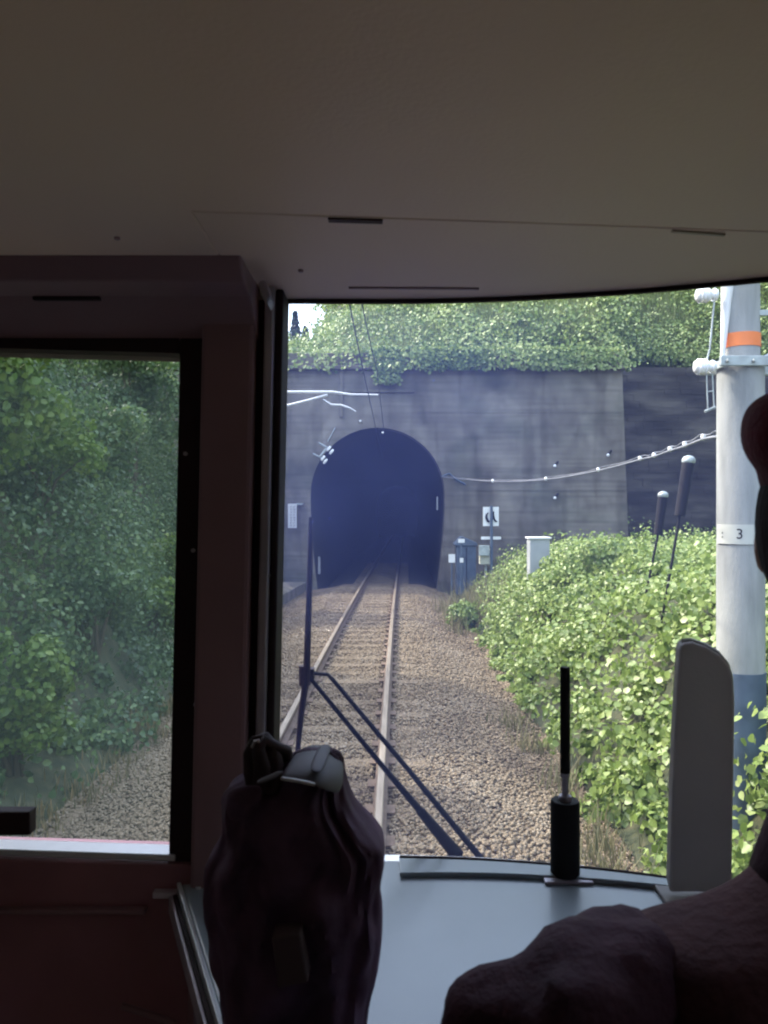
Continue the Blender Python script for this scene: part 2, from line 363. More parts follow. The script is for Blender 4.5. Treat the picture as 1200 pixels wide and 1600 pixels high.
# ------------------------------------------------------------ leaves
leafv = np.array([(0,0,0),(-.36,.25,.07),(-.36,.62,.05),(0,1.0,-.1),(.36,.62,.05),(.36,.25,.07)], float)
def leaf_cloud(name, Pn, Nn, size, mt, parent=None, droop=.25, width=1.0):
    """Pn points, Nn preferred leaf normals"""
    n = len(Pn); N = Nn+rng.normal(size=(n,3))*.55; N /= np.linalg.norm(N,axis=1)[:,None]
    T = rng.normal(size=(n,3)); T[:,2] -= droop; T -= N*(T*N).sum(1)[:,None]; T /= np.linalg.norm(T,axis=1)[:,None]
    B = np.cross(T, N); S = size*rng.uniform(.6,1.35,n)
    L = leafv[None]*S[:,None,None]
    V = Pn[:,None]+B[:,None]*L[:,:,0:1]*width+T[:,None]*L[:,:,1:2]+N[:,None]*L[:,:,2:3]
    i = (np.arange(n)*6)[:,None]
    Fc = np.concatenate([np.array([[0,1,2,3]])+i, np.array([[0,3,4,5]])+i],0)
    if parent is not None: V = V-np.array(abs_loc(parent))
    o = np_mesh(name, V.reshape(-1,3), Fc, mt)
    if parent is not None: o.parent = parent
    return o
def clumps(n_cl, n_leaf, sampler, rad, flatk=.6):
    """leaf points on the outside of many small mounds"""
    C, rr = sampler(n_cl); k = rng.integers(0, n_cl, n_leaf)
    d = rng.normal(size=(n_leaf,3)); d[:,2] = np.abs(d[:,2])*.9+.0; d /= np.linalg.norm(d,axis=1)[:,None]
    rad_ = rr[k]*rad*rng.uniform(.55,1.05,n_leaf)
    Pn = C[k]+d*rad_[:,None]*np.array([1,1,flatk])
    return Pn, d
def right_sampler(n):
    Y = 4.3+(23.2-4.3)*rng.random(n)**1.15; X = toeR(Y)+.12+rng.random(n)**1.1*6.2
    Z = ground_z(X,Y)-.02
    edge = np.clip((X-toeR(Y))/.9, .25, 1)
    rad = (.4+1.6*rng.random(n)**2.6)*edge
    # a few mounds climb in front of the pale cabinet
    X[:26] = rng.uniform(2.85,4.3,26); Y[:26] = rng.uniform(13.8,15.1,26); Z[:26] = rng.uniform(.6,1.0,26)+np.clip(X[:26]-2.95,-.2,.9)*.75; rad[:26] = .8
    return np.stack([X,Y,Z],-1), rad
Pn, Dn = clumps(1150, 190000, right_sampler, .46, .8)
keep = Pn[:,2] > ground_z(Pn[:,0],Pn[:,1])-.02
o = leaf_cloud('kudzu_vines', Pn[keep], Dn[keep], .068, M['leaf_right'], width=1.15)
tag(o, 'bright green broad leaved vines covering the bank right of the track', 'vines', kind='stuff')

def hill_sampler(n):
    X = rng.uniform(-8.5,19,n); Y = YP+.45+rng.random(n)**1.4*17
    Y = np.where(X > 8.6, Y+4.4, Y)
    return np.stack([X,Y,ground_z(X,Y)],-1), (.35+1.5*rng.random(n)**2.5)*np.where(X < -2.3, .6, 1)
Pn, Dn = clumps(1500, 300000, hill_sampler, .95, .85)
keep = Pn[:,2] > ground_z(Pn[:,0],Pn[:,1])-.1
Pn, Dn = Pn[keep], Dn[keep]
# runners hanging over the parapet
hx = np.concatenate([rng.normal(c, s, n) for c, s, n in ((.1,.28,1300),(3.0,.9,1500),(5.8,.6,1500),(1.7,.5,600),(7.6,.5,700),(-2.4,.8,250))])
hd = rng.random(len(hx))**1.3*np.where(np.abs(hx-.1) < .5, 1.25, .75)
Hp = np.stack([hx, YP-.22-rng.random(len(hx))*.16+.1*(hd < .2), 8.15-hd], -1)
Hd = np.tile(np.array([0,-1,.35]), (len(hx),1))
o = leaf_cloud('hillside_shrubs', np.concatenate([Pn,Hp]), np.concatenate([Dn,Hd]), .115, M['leaf_hill'], width=1.1)
tag(o, 'dense green shrubs and creepers on the hill above the tunnel mouth', 'shrubbery', kind='stuff')

def left_sampler(n):
    Y = rng.uniform(3.0,26.3,n); d = rng.random(n)*7; X = toeL(Y)-.35-d
    return np.stack([X,Y,ground_z(X,Y)],-1), (.45+1.6*rng.random(n)**2.5)*np.clip(.4+d*.45,.35,1)
C, rr = left_sampler(1100); k = rng.integers(0,1100,260000)
d = rng.normal(size=(260000,3)); d[:,0] += .6; d /= np.linalg.norm(d,axis=1)[:,None]
Pn = C[k]+d*(rr[k]*.62*rng.uniform(.5,1.15,260000))[:,None]
keep = Pn[:,2] > ground_z(Pn[:,0],Pn[:,1])-.05
o = leaf_cloud('slope_undergrowth', Pn[keep], d[keep], .07, M['leaf_left'])
tag(o, 'dim green undergrowth on the steep cutting slope left of the track', 'undergrowth', kind='stuff')

# grass
def grass(name, cs, mt, label, hmin, hmax, nper, spread):
    vs = []; 
    for (x,y,kk) in cs:
        m = int(nper*kk); X = x+rng.normal(size=m)*spread*kk; Y = y+rng.normal(size=m)*spread*kk; Z = ground_z(X,Y)-.02
        if name == 'hill_grass': ok = Z > 5; X, Y, Z = X[ok], Y[ok], Z[ok]; m = len(X)
        h = rng.uniform(hmin,hmax,m)*kk; a = rng.uniform(0,6.28,m); ln = rng.uniform(.1,.5,m)*h; wd = .006+.004*rng.random(m)
        dx = np.cos(a); dy = np.sin(a)
        b0 = np.stack([X-dy*wd,Y+dx*wd,Z],-1); b1 = np.stack([X+dy*wd,Y-dx*wd,Z],-1)
        m0 = np.stack([X+dx*ln*.3-dy*wd*.8,Y+dy*ln*.3+dx*wd*.8,Z+h*.6],-1); m1 = np.stack([X+dx*ln*.3+dy*wd*.8,Y+dy*ln*.3-dx*wd*.8,Z+h*.6],-1)
        t0 = np.stack([X+dx*ln-dy*.001,Y+dy*ln+dx*.001,Z+h],-1); t1 = np.stack([X+dx*ln+dy*.001,Y+dy*ln-dx*.001,Z+h],-1)
        vs.append(np.stack([b0,b1,m1,m0,t1,t0],1))
    V = np.concatenate(vs); n = len(V); i = (np.arange(n)*6)[:,None]
    Fc = np.concatenate([np.array([[0,1,2,3]])+i, np.array([[3,2,4,5]])+i],0)
    o = np_mesh(name, V.reshape(-1,3), Fc, mt); tag(o, label, 'grass', kind='stuff')
cs = [(2.35+rng.normal()*.35, 19.5+rng.normal()*1.6, rng.uniform(.7,1.2)) for _ in range(26)]
cs += [(float(toeR(y))+rng.normal()*.1, y, rng.uniform(.35,.6)) for y in rng.uniform(5,10,20)]
grass('dry_grass', cs, M['drygrass'], 'dry straw coloured grass along the foot of the right bank', .3, .8, 75, .22)
cs = [(float(toeL(y))-rng.random()*.35, y, rng.uniform(.4,.9)) for y in rng.uniform(5,24,110)]
cs += [(-3.0+rng.normal()*.25, y, .35) for y in rng.uniform(17,24,16)]
grass('weeds', cs, M['weed'], 'low green and yellow weeds at the edge of the left ballast', .12, .3, 50, .16)

cs = [(rng.uniform(-1,8.3), YP+.5+rng.random()*5, rng.uniform(.7,1.4)) for _ in range(90)]+[(rng.uniform(8.6,18), YP+4.9+rng.random()*5, rng.uniform(.8,1.5)) for _ in range(110)]
M['hillgrass'] = mat('hill_grass', [(.2,(.10,.15,.04)),(.6,(.24,.30,.10)),(.9,(.42,.42,.2))], .7, 2, island=.6, transl=.35)
grass('hill_grass', cs, M['hillgrass'], 'pale long grass among the shrubs on the hill above the tunnel', .5, 1.0, 130, .38)
# ------------------------------------------------------------ shrubs and trees (things)
def crown_points(c, r, ncl, nl, rs=.38):
    c = np.array(c); r = np.array(r); u = rng.normal(size=(ncl,3)); u /= np.linalg.norm(u,axis=1)[:,None]
    C = c+u*r*rng.uniform(.45,.95,(ncl,1)); k = rng.integers(0,ncl,nl)
    d = rng.normal(size=(nl,3)); d /= np.linalg.norm(d,axis=1)[:,None]
    return C[k]+d*(r.mean()*rs*rng.uniform(.5,1,nl))[:,None], d, C
def shrub(name, x, y, h, rx, label, cat, mt, nl=2600, lsize=.1, trunk_h=.25, group=None, stems=5, shift=(0,0)):
    z = float(ground_z(x,y)); root = empty(name, (x,y,z)); tag(root, label, cat, group)
    c = (x+shift[0], y+shift[1], z+trunk_h+(h-trunk_h)/2)
    Pn, D, C = crown_points(c, (rx,rx,(h-trunk_h)/2), 26, nl)
    leaf_cloud('crown', Pn, D, lsize, mt, parent=root)
    mb = MB()
    for i in range(stems):
        t = Vector(C[i*3 % len(C)]); b = Vector((x+random.uniform(-.06,.06), y+random.uniform(-.06,.06), z-.1))
        m_ = b.lerp(t,.5)+Vector((random.uniform(-.1,.1),random.uniform(-.1,.1),.1*h))
        r0 = .018+.012*h
        mb.tube([b, b.lerp(m_,.5), m_, t], [r0, r0*.8, r0*.55, r0*.2], 7)
    mb.build('trunk', M['bark'], root, smooth=60)
    return root
shrub('bush', -3.5, 7.2, 1.35, .5, 'round yellow green bush at the foot of the left slope beside the ballast', 'bush', M['leaf_bush'], 5200, .065)
shrub('bush', -3.9, 10.2, 1.3, .6, 'dull green bush further along behind the yellow green bush', 'bush', M['leaf_left'], 3800, .065)
shrub('broadleaf_tree', -4.75, 8.4, 3.3, .95, 'yellow green leafy tree leaning out from the upper part of the left slope', 'tree', M['leaf_bush'], 9000, .085, trunk_h=1.0, shift=(.35,0))  # brighter leaf colour stands in for sunlight on this shaded slope
shrub('broadleaf_tree', -6.6, 13.0, 4.8, 2.0, 'dark green tree further along on top of the left slope', 'tree', M['leaf_left'], 8500, .14, trunk_h=1.5)
shrub('broadleaf_tree', -7.0, 3.5, 5.0, 2.0, 'tree nearest the train on top of the left slope', 'tree', M['leaf_left'], 7000, .14, trunk_h=1.5)
shrub('broadleaf_tree', -6.7, 20.5, 4.6, 1.5, 'far tree on the left slope close to the portal', 'tree', M['leaf_left'], 8500, .11, trunk_h=1.0)
shrub('bush', 1.95, 18.3, .75, .42, 'small pale green bush standing alone on the ballast edge near the tunnel', 'bush', M['leaf_right'], 1500, .075, trunk_h=.08)
for bx_, by_, bh_, br_, ml, lb in ((-4.6,6.6,1.3,.7,'leaf_left','dark shrub on the left slope just above the yellow green bush'),(-4.9,10.6,1.6,.8,'leaf_bush','fresh green shrub halfway up the left slope'),
        (-5.4,13.6,1.8,.9,'leaf_left','large dull shrub high on the left slope beneath the far tree'),(-4.2,13.2,1.0,.5,'leaf_bush','small lighter shrub low on the left slope near the far ballast'),
        (-6.3,9.8,1.9,.9,'leaf_left','dark shrub high on the left slope behind the leaning tree'),(-5.0,17.0,1.7,.9,'leaf_bush','far green shrub on the left slope close to the window edge')):
    shrub('shrub', bx_, by_, bh_, br_, lb, 'shrub', M[ml], 4200, .075, trunk_h=.15, shift=(.2,0))
def conifer(x, y, h, label):
    z = float(ground_z(x,y)); root = empty('conifer_tree', (x,y,z)); tag(root, label, 'tree', 'conifers on the skyline')
    n = 3500; t = rng.random(n)**.7; zc = z+h*(.1+.9*t); rr = (1-t)*h*.26*(.6+.4*np.sin(t*40))+.03
    a = rng.uniform(0,6.28,n); q = np.sqrt(rng.random(n))
    Pn = np.stack([x+np.cos(a)*rr*q, y+np.sin(a)*rr*q, zc],-1); D = np.stack([np.cos(a),np.sin(a),np.full(n,.3)],-1)
    leaf_cloud('crown', Pn, D, .16, M['conifer'], parent=root, width=.5)
    MB().tube([(x,y,z-.2),(x,y,z+h*.9)],[.12,.03],8).build('trunk', M['bark'], root, smooth=60)
conifer(-5.3, 45.0, 2.0, 'small dark conifer standing alone against the white sky')
conifer(-4.75, 45.5, 1.2, 'lower dark conifer just right of the lone one on the skyline')

# ------------------------------------------------------------ tunnel portal
tun = empty('tunnel_portal', (-.22, YP, -.3)); tag(tun, 'grey stained concrete tunnel portal with a dark arched mouth', 'tunnel')
XT = -.22; HW = 2.375; ZS = 3.0
def arch_pts(k=28, hw=HW, base=2.08, zs=ZS, zb=-.7):
    L_ = []
    for i in range(9):
        t = i/8; z = zb+(zs-zb)*t; L_.append((XT-(base+(hw-base)*math.sin(t*math.pi/2)), z))
    for i in range(1, k): a = math.pi-math.pi*i/k; L_.append((XT+hw*math.cos(a), zs+hw*math.sin(a)))
    for i in range(9):
        t = 1-i/8; z = zb+(zs-zb)*t; L_.append((XT+(base+(hw-base)*math.sin(t*math.pi/2)), z))
    return L_
AP = arch_pts(); ZTOP = 7.42; XL, XR = -7.5, 8.42
fm = MB(); D = .7
lft = AP[:9]; rgt = AP[-9:]; mid = AP[8:-8]
fm.prism([(XL,YP,-.7)]+[(x,YP,z) for x,z in lft]+[(lft[-1][0],YP,ZTOP),(XL,YP,ZTOP)], (0,D,0))
fm.prism([(x,YP,z) for x,z in rgt]+[(XR+.3,YP,-.7),(XR,YP,ZTOP),(rgt[0][0],YP,ZTOP)], (0,D,0))
for (x0,z0),(x1,z1) in zip(mid[:-1], mid[1:]):
    fm.prism([(x0,YP,z0),(x1,YP,z1),(x1,YP,ZTOP),(x0,YP,ZTOP)], (0,D,0))
fm.build('facade', M['concrete'], tun)
MB().box((XL,YP-.16,ZTOP),(XR+.08,YP+.75,ZTOP+.14)).build('coping', M['concrete'], tun, bevel=.02)
MB().box((XL,YP+.06,ZTOP+.14),(XR,YP+.6,ZTOP+.62)).build('parapet', M['concrete'], tun, bevel=.02)
# panel above the arch: narrow ledge over a slightly raised slab
MB().box((XT-1.21,YP-.10,6.62),(XT+1.28,YP+.05,6.72)).build('ledge', M['concrete'], tun, bevel=.01)
MB().box((XT-1.35,YP-.06,5.75),(XT-1.22,YP+.05,ZTOP-.02)).build('pilaster', M['concrete'], tun, bevel=.02)
rp = MB()
for z, x0, x1 in ((5.2,XL,XT-2.6),(5.9,XT+1.4,XR),(3.15,XT+2.6,XR+.14),(1.45,XT+2.4,XR+.2)):
    MB().box((x0,YP-.012,z),(x1,YP+.02,z+.05)).build('pour_joint', M['concrete'], tun)
ai = arch_pts(hw=HW+.003, base=2.083); ao = arch_pts(hw=HW+.42, base=2.5)
rm = MB()
for i in range(len(ai)-1):
    rm.prism([(ai[i][0],YP-.03,ai[i][1]),(ai[i+1][0],YP-.03,ai[i+1][1]),(ao[i+1][0],YP-.03,ao[i+1][1]),(ao[i][0],YP-.03,ao[i][1])],(0,.05,0))
rm.build('arch_ring', M['concrete'], tun)
lm = MB(); n = len(AP); vs = []; YB = 85
for Y in (YP+.02, YP+10, YP+25, YB):
    sx = track_x(Y)-track_x(YP)
    vs += [(x+sx, Y, z) for x, z in AP]
fs = [(j*n+i, j*n+i+1, (j+1)*n+i+1, (j+1)*n+i) for j in range(3) for i in range(n-1)]+[(j*n,j*n+n-1,(j+1)*n+n-1,(j+1)*n) for j in range(3)]
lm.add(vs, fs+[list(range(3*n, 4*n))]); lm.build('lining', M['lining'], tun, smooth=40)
# return wall and masonry wall in the recess on the right
MB().box((XR-.5,YP+.7,-.7),(XR-.01,YP+5.0,ZTOP+.5)).build('return_wall', M['concrete'], tun)
mw = empty('retaining_wall', (12,YP+4.6,1.5)); tag(mw, 'dark stone retaining wall set back in the shade right of the tunnel portal', 'retaining wall')
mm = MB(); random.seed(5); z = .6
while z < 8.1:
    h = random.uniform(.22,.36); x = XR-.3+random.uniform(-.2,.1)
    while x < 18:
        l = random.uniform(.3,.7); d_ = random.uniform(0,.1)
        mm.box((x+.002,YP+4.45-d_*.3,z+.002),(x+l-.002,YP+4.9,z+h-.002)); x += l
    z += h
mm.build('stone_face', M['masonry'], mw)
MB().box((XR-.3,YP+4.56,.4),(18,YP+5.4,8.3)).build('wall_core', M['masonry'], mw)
k = MB().prism([P(430,930,21.5)+Vector((-.9,0,0)), (-3.1,21.5,-.42),(-2.75,YP,-.42),(-4.2,YP,-.42)],(0,0,.35)).build('low_kerb_wall', M['concrete'], bevel=.03)
tag(k, 'low concrete kerb wall on the left running up to the tunnel mouth', 'kerb wall')

# ------------------------------------------------------------ track
def rail(side, label):
    root = empty('rail', (track_x(0)+side*.565,0,-.15)); tag(root, label, 'rail', 'rails of the track')
    prof_s = [(-.06,-.155),(.06,-.155),(.06,-.14),(.012,-.115),(.012,-.035),(.032,-.028),(.032,-.008),(-.032,-.008),(-.032,-.028),(-.012,-.035),(-.012,-.115),(-.06,-.14)]
    prof_t = [(-.033,-.03),(.033,-.03),(.033,-.006),(.025,0),(-.025,0),(-.033,-.006)]
    for nm, pr, mt in (('rail_web',prof_s,M['railside']),('rail_head',prof_t,M['railtop'])):
        vs = []; n = len(pr); Ys = list(np.arange(-14, YP+50, .8))
        for Y in Ys: vs += [(track_x(Y)+side*.565+a, Y, b) for a, b in pr]
        fs = [(j*n+i, j*n+(i+1)%n, (j+1)*n+(i+1)%n, (j+1)*n+i) for j in range(len(Ys)-1) for i in range(n)]
        MB().add(vs, fs).build(nm, mt, root, smooth=30)
rail(-1, 'left rail, shiny worn top, crossing behind the wiper'); rail(1, 'right rail, shiny worn top, running straight ahead beside the ballast shoulder')
sm = MB().box((-1.0,-.11,-.3),(1.0,.11,-.179)).mesh('sleeper'); sm.materials.append(M['sleeper'])
pmm = MB().box((-.13,-.09,-.165),(.13,.09,-.15)).mesh('tie_plate'); pmm.materials.append(M['railside'])
for i in range(6, 62):
    Y = (i+.5)*SP; o = bpy.data.objects.new('sleeper', sm); COL.objects.link(o)
    o.location = (track_x(Y), Y, random.uniform(-.008,.006)); o.rotation_euler = (0,0,-.013-.0006*Y)
    tag(o, 'weathered brown sleeper half buried in ballast under the rails', 'sleeper', 'sleepers of the track')
    for s_ in (-1,1): p = bpy.data.objects.new('tie_plate', pmm); COL.objects.link(p); p.parent = o; p.location = (s_*.565,0,0)
# ------------------------------------------------------------ trackside signs and boxes
def text_mesh(body, size, mt, name):
    c = bpy.data.curves.new(name, 'FONT'); c.body = body; c.size = size; c.align_x = 'CENTER'; c.align_y = 'CENTER'; c.extrude = .001
    t = bpy.data.objects.new(name, c); COL.objects.link(t)
    dg = bpy.context.evaluated_depsgraph_get(); me = bpy.data.meshes.new_from_object(t.evaluated_get(dg))
    bpy.data.objects.remove(t); me.materials.clear(); me.materials.append(mt); return me
ZS_ = 23.2
def at(px, py, Z=ZS_): return P(px, py, Z)
sg = empty('signal_sign', at(768, 905)); tag(sg, 'white rectangular sign with a curved black mark behind a thin post right of the tunnel', 'sign')
MB().box(at(755,792)+Vector((0,.02,0)), at(779.5,822)+Vector((0,.05,0))).build('sign_board', M['whitepaint'], sg)
MB().tube([at(767.5,790)-Vector((0,.04,0)), at(768,930)-Vector((0,.04,0))], .045, 10).build('post', M['darksleeve'], sg, smooth=60)
mk = MB()
mk.tube([at(763,801),at(760.3,804),at(760,809),at(762,814),at(764.5,815.5)], [.012,.03,.04,.04,.03], 6)
mk.tube([at(771.5,799),at(770.5,803),at(771.5,810),at(774,814),at(777,815)], [.02,.03,.035,.03,.015], 6)
mk.build('black_mark', M['blackpaint'], sg)
MB().box(at(752,838.5)+Vector((0,.02,0)), at(783,843)+Vector((0,.05,0))).build('lower_plate', M['whitepaint'], sg)
bx = MB().box(at(750,858), at(769,882)+Vector((0,.3,0))).build('relay_box', flat('cream_box', (.42,.42,.33), .6), bevel=.015); tag(bx, 'small cream box low behind the signal sign post', 'box')
MB().tube([at(760,882)+Vector((0,.15,0)), at(760,935)+Vector((0,.15,0))], .04, 8).build('stand', M['steelgrey'], bx).location = (0,0,0)
MB().box(at(748,852), at(764,868)-Vector((0,.1,0))).build('lid', M['steelgrey'], bx, bevel=.01)
for i, (x0,y0,x1,y1,lb) in enumerate(((716,842,726,848,'small white plate on the dark cabinet, the upper one'),(701,866,711,879,'pale square plate low beside the tunnel mouth, the larger one'),(718.5,872,724,879,'tiny pale plate low beside the larger pale plate'))):
    r = empty('marker_plate', at((x0+x1)/2,925)); tag(r, lb, 'marker plate', 'small plates beside the tunnel mouth')
    MB().box(at(x0,y0), at(x1,y1)+Vector((0,.02,0))).build('plate', M['whitepaint'], r)
    MB().tube([at((x0+x1)/2,y0)+Vector((0,.045,0)), at((x0+x1)/2,932)+Vector((0,.045,0))], .022, 6).build('stake', M['darksleeve'], r)
cb = empty('trackside_cabinet', at(730,925,24.6)); tag(cb, 'low dark grey equipment cabinet against the portal wall right of the tunnel', 'cabinet')
MB().box(at(714,852,24.4), at(744,930,24.4)+Vector((0,.6,0))).build('cabinet_body', M['darksleeve'], cb, bevel=.03)
MB().prism([at(711,850,24.35),at(722,838,24.35),at(745,848,24.35),at(747,853,24.35),at(711,853,24.35)],(0,.75,0)).build('cabinet_lid', M['darksleeve'], cb, bevel=.02)
MB().box(at(728.6,856,24.37), at(729.4,925,24.37)+Vector((0,.05,0))).build('door_seam', M['blackpaint'], cb)
wb = MB().box(P(828,841,15.5), P(859,985,15.5)+Vector((0,.35,0))).build('white_cabinet', flat('pale_cabinet', (.36,.38,.38), .5, var=.08), bevel=.015)
tag(wb, 'pale grey upright cabinet half hidden by the vines on the right bank', 'cabinet')
MB().box(P(826,839.5,15.5)-Vector((0,.04,0)), P(861,842,15.5)+Vector((0,.4,0))).build('cabinet_top', M['whitepaint'], wb, bevel=.005)
# plate left of the tunnel
lp = empty('notice_plate', P(457,850,26)); tag(lp, 'narrow white notice plate on the wall left of the tunnel mouth', 'sign')
MB().box(P(450,787,26.3), P(463.5,825,26.3)+Vector((0,.03,0))).build('plate', flat('notice_white',(.62,.62,.64),.5,var=.1), lp)
mk = MB()
for r in range(8):
    for c in range(2):
        x = 453.2+c*5.2; y = 791+r*4.2
        mk.box(P(x,y,26.28), P(x+3,y+.8,26.28)+Vector((0,.01,0))); mk.box(P(x+(r*7+c*3)%3*.8,y,26.28), P(x+(r*7+c*3)%3*.8+.7,y+2.6,26.28)+Vector((0,.01,0)))
mk.build('lettering', flat('faded_letters',(.25,.25,.28),.6), lp)
MB().box(P(463,786,26.3)+Vector((0,.02,0)), P(472,789,26.3)+Vector((0,.4,0))).build('bracket', M['steelgrey'], lp)
st = MB().box(P(682.3,776,YP-.1), P(684.3,797,YP-.1)+Vector((0,.12,0))).build('marker_strip', M['cable']); tag(st, 'short white upright strip on the right jamb of the tunnel mouth', 'marker')
wl = MB()
wl.box(P(497,870,YP-.06), P(500.5,897,YP-.06)+Vector((0,.07,0)))
o = wl.build('marker_strip', M['cable']); tag(o, 'short white upright strip low on the left jamb of the tunnel mouth', 'marker')

# ------------------------------------------------------------ overhead line
mast = empty('catenary_mast', (-3.5,20,-.4)); tag(mast, 'round grey overhead line mast left of the track carrying a bracket arm over it', 'mast')
MB().tube([(-3.5,20,-.9),(-3.5,20,7.0)], [.18,.14], 20).build('pole', M['polecon'], mast, smooth=60)
c1 = MB(); c1.tube([(-3.4,20,5.58), P(520,612.5,20), P(548,616.5,20), P(591,617,20)], [.035,.035,.03,.022], 8)
c1.build('top_tube', M['whitepaint'], mast, smooth=60)
c2 = MB(); c2.tube([(-3.4,20,4.55), P(443,635,20), P(480,626,20), P(512,617,20)], .033, 8); c2.build('brace_tube', M['whitepaint'], mast, smooth=60)
c3 = MB(); c3.tube([P(505,624,20),P(518,633,20)-Vector((0,.05,0)),P(532,633,20),P(545,637,20),P(556,643,20)], [.015,.03,.03,.026,.016], 8); c3.build('registration_arm', M['whitepaint'], mast, smooth=60)
c4 = MB()
for x in (-3.28,-3.2,-3.12): c4.ell((x,20,5.58),(.022,.09,.09),12,6)
c4.build('insulator', M['porcelain'], mast, smooth=60)
def wire(name, pts, r, label, cat='overhead wire', mt='wire'):
    o = MB().tube(pts, r, 6).build(name, M[mt], smooth=60); return tag(o, label, cat)
def along(y0, y1, xf, zf, n=24): return [(xf(y0+(y1-y0)*i/n), y0+(y1-y0)*i/n, zf(y0+(y1-y0)*i/n)) for i in range(n+1)]
wire('contact_wire', along(-6, 34, lambda y: track_x(y)+.1-.02*(y-9)*.5 if y > 9 else track_x(y)+.1, lambda y: 5.1-.02*max(0,y-20)), .011, 'thin dark contact wire running over the track into the tunnel, the lower one')
wire('messenger_wire', along(-6, 27, lambda y: track_x(y)+.12, lambda y: 5.75+.0022*(y-6)**2 if y < 20 else 6.18-.13*(y-20)), .011, 'thin dark messenger wire above the contact wire ending at the portal')
br = empty('wall_bracket', P(505,712,YP-.1)); tag(br, 'angled steel bracket with white insulator pairs at upper left of the tunnel arch', 'bracket')
b = MB(); Zb = YP-.35
b.tube([P(498,692,Zb),P(512,700,Zb)],.035,6); b.tube([P(489,709,Zb),P(503,716,Zb)],.035,6)
b.tube([P(510,701,Zb),P(500,714,Zb)],.05,6); b.tube([P(505,708,Zb),P(505,708,YP)],.05,6); b.tube([P(512,690,Zb+.3),P(524,668,Zb+.3)],.02,6)
b.build('arm', M['steelgrey'], br)
for a, c in (((513,700),(519,707)),((504,715),(509,722))):
    ib = MB(); p0 = P(*a,Zb-.02); p1 = P(*c,Zb-.02)
    for t in (.15,.85):
        q0 = p0.lerp(p1, t); dr = Vector((.62,0,.78))
        ib.tube([q0-dr*.11, q0-dr*.08, q0, q0+dr*.08, q0+dr*.11],[.02,.045,.05,.045,.02],10)
    ib.build('insulator', M['porcelain'], br, smooth=60)
for px, py, lb in ((598,676,'small white lamp fitting at the crown of the tunnel arch'),(563,658,'small white fitting above the tunnel arch, left of the crown')):
    o = MB().ell(P(px,py,YP-.06),.045,12,8).tube([P(px,py,YP-.06),P(px,py,YP+.02)],.02,6).build('wall_fitting', M['porcelain'], smooth=60); tag(o, lb, 'wall fitting')
for px, py, lb in ((950,711,'white wall hook near the right edge of the portal wall'),(867,728,'white wall hook on the portal wall left of the edge hook'),(867,778,'faint wall hook below the other hooks on the portal wall')):
    r = empty('wall_hook', P(px,py,YP-.08)); tag(r, lb, 'hook', 'hooks on the portal wall')
    MB().ell(P(px,py,YP-.15),.055,10,8).build('knob', M['porcelain'], r, smooth=60)
    MB().tube([P(px,py,YP-.15),P(px+5,py-7,YP+.02)],.035,6).build('stem', M['blackpaint'], r)

# ------------------------------------------------------------ concrete pole on the right
ZP = 5.7; PX = (1157-600)/F*ZP
pole = empty('utility_pole', (PX,ZP,.2)); tag(pole, 'round pale concrete line pole standing on the right bank beside the train', 'pole')
zc = P(0,572,ZP).z; rl = .17
MB().tube([(PX,ZP,-.2),(PX,ZP,P(0,1047,ZP).z)], [rl+.006,rl+.006], 40).build('lower_sleeve', M['darksleeve'], pole, smooth=60)
MB().tube([(PX,ZP,P(0,1047,ZP).z-.02),(PX,ZP,zc)], [rl,rl-.004], 40).build('shaft', M['polecon'], pole, smooth=60)
MB().tube([(PX,ZP,zc-.02),(PX,ZP,zc+.03),(PX+.01,ZP,6.6)], [rl-.02,.135,.12], 36).build('upper_shaft', M['polecon'], pole, smooth=50)
MB().tube([(PX+.001,ZP,P(0,545,ZP).z),(PX+.001,ZP,P(0,524,ZP).z)], [.139,.139], 36).build('orange_band', M['orange'], pole, smooth=60)
MB().tube([(PX-.165,ZP-.06,zc+.02),(PX-.13,ZP-.07,zc+.6),(PX-.11,ZP-.07,zc+1.6)], [.014,.045,.05], 12).build('cable_guard', M['whitepaint'], pole, smooth=60)
cl = MB(); cl.box((PX-.235,ZP-.20,zc-.035),(PX+.36,ZP-.165,zc+.04)); cl.box((PX-.235,ZP+.165,zc-.035),(PX+.36,ZP+.2,zc+.04))
cl.box((PX-.19,ZP-.165,zc-.03),(PX-.172,ZP+.165,zc+.03))
cl.build('clamp_bar', M['steelgrey'], pole, bevel=.006)
bh = MB()
for x in (PX-.19,PX+.0): bh.tube([(x,ZP-.235,zc),(x,ZP-.2,zc)],.014,8)
bh.build('bolt', M['steelgrey'], pole)
br2 = MB(); br2.tube([(PX+.12,ZP-.05,P(0,545,ZP).z-.1),(PX+.55,ZP-.05,P(0,520,ZP).z)],.02,8); br2.box((PX+.1,ZP-.09,P(0,493,ZP).z-.02),(PX+.7,ZP-.05,P(0,493,ZP).z+.02)); br2.build('side_bracket', M['steelgrey'], pole)
def insul(px, py, parent):
    c = P(px,py,ZP-.1); b = MB()
    b.tube([c+Vector((-.085,0,0)), c+Vector((-.075,0,0)), c+Vector((-.03,0,0)), c+Vector((.01,0,0)), c+Vector((.03,0,0)), c+Vector((.07,0,0)), c+Vector((.08,0,0))], [.02,.045,.055,.05,.032,.042,.02], 24)
    for dx_ in (-.055,-.03,-.005,.05): b.tube([c+Vector((dx_-.006,0,0)), c+Vector((dx_,0,0)), c+Vector((dx_+.006,0,0))], [.048,.06 if dx_ < 0.02 else .05,.048], 24)
    return b.build('insulator', M['porcelain'], parent, smooth=60)
insul(1102,573,pole); insul(1105,461,pole)
hg = MB(); Zi = ZP-.1
hg.tube([P(1119,440,Zi),P(1109,545,Zi),P(1103,570,Zi)],.007,6)
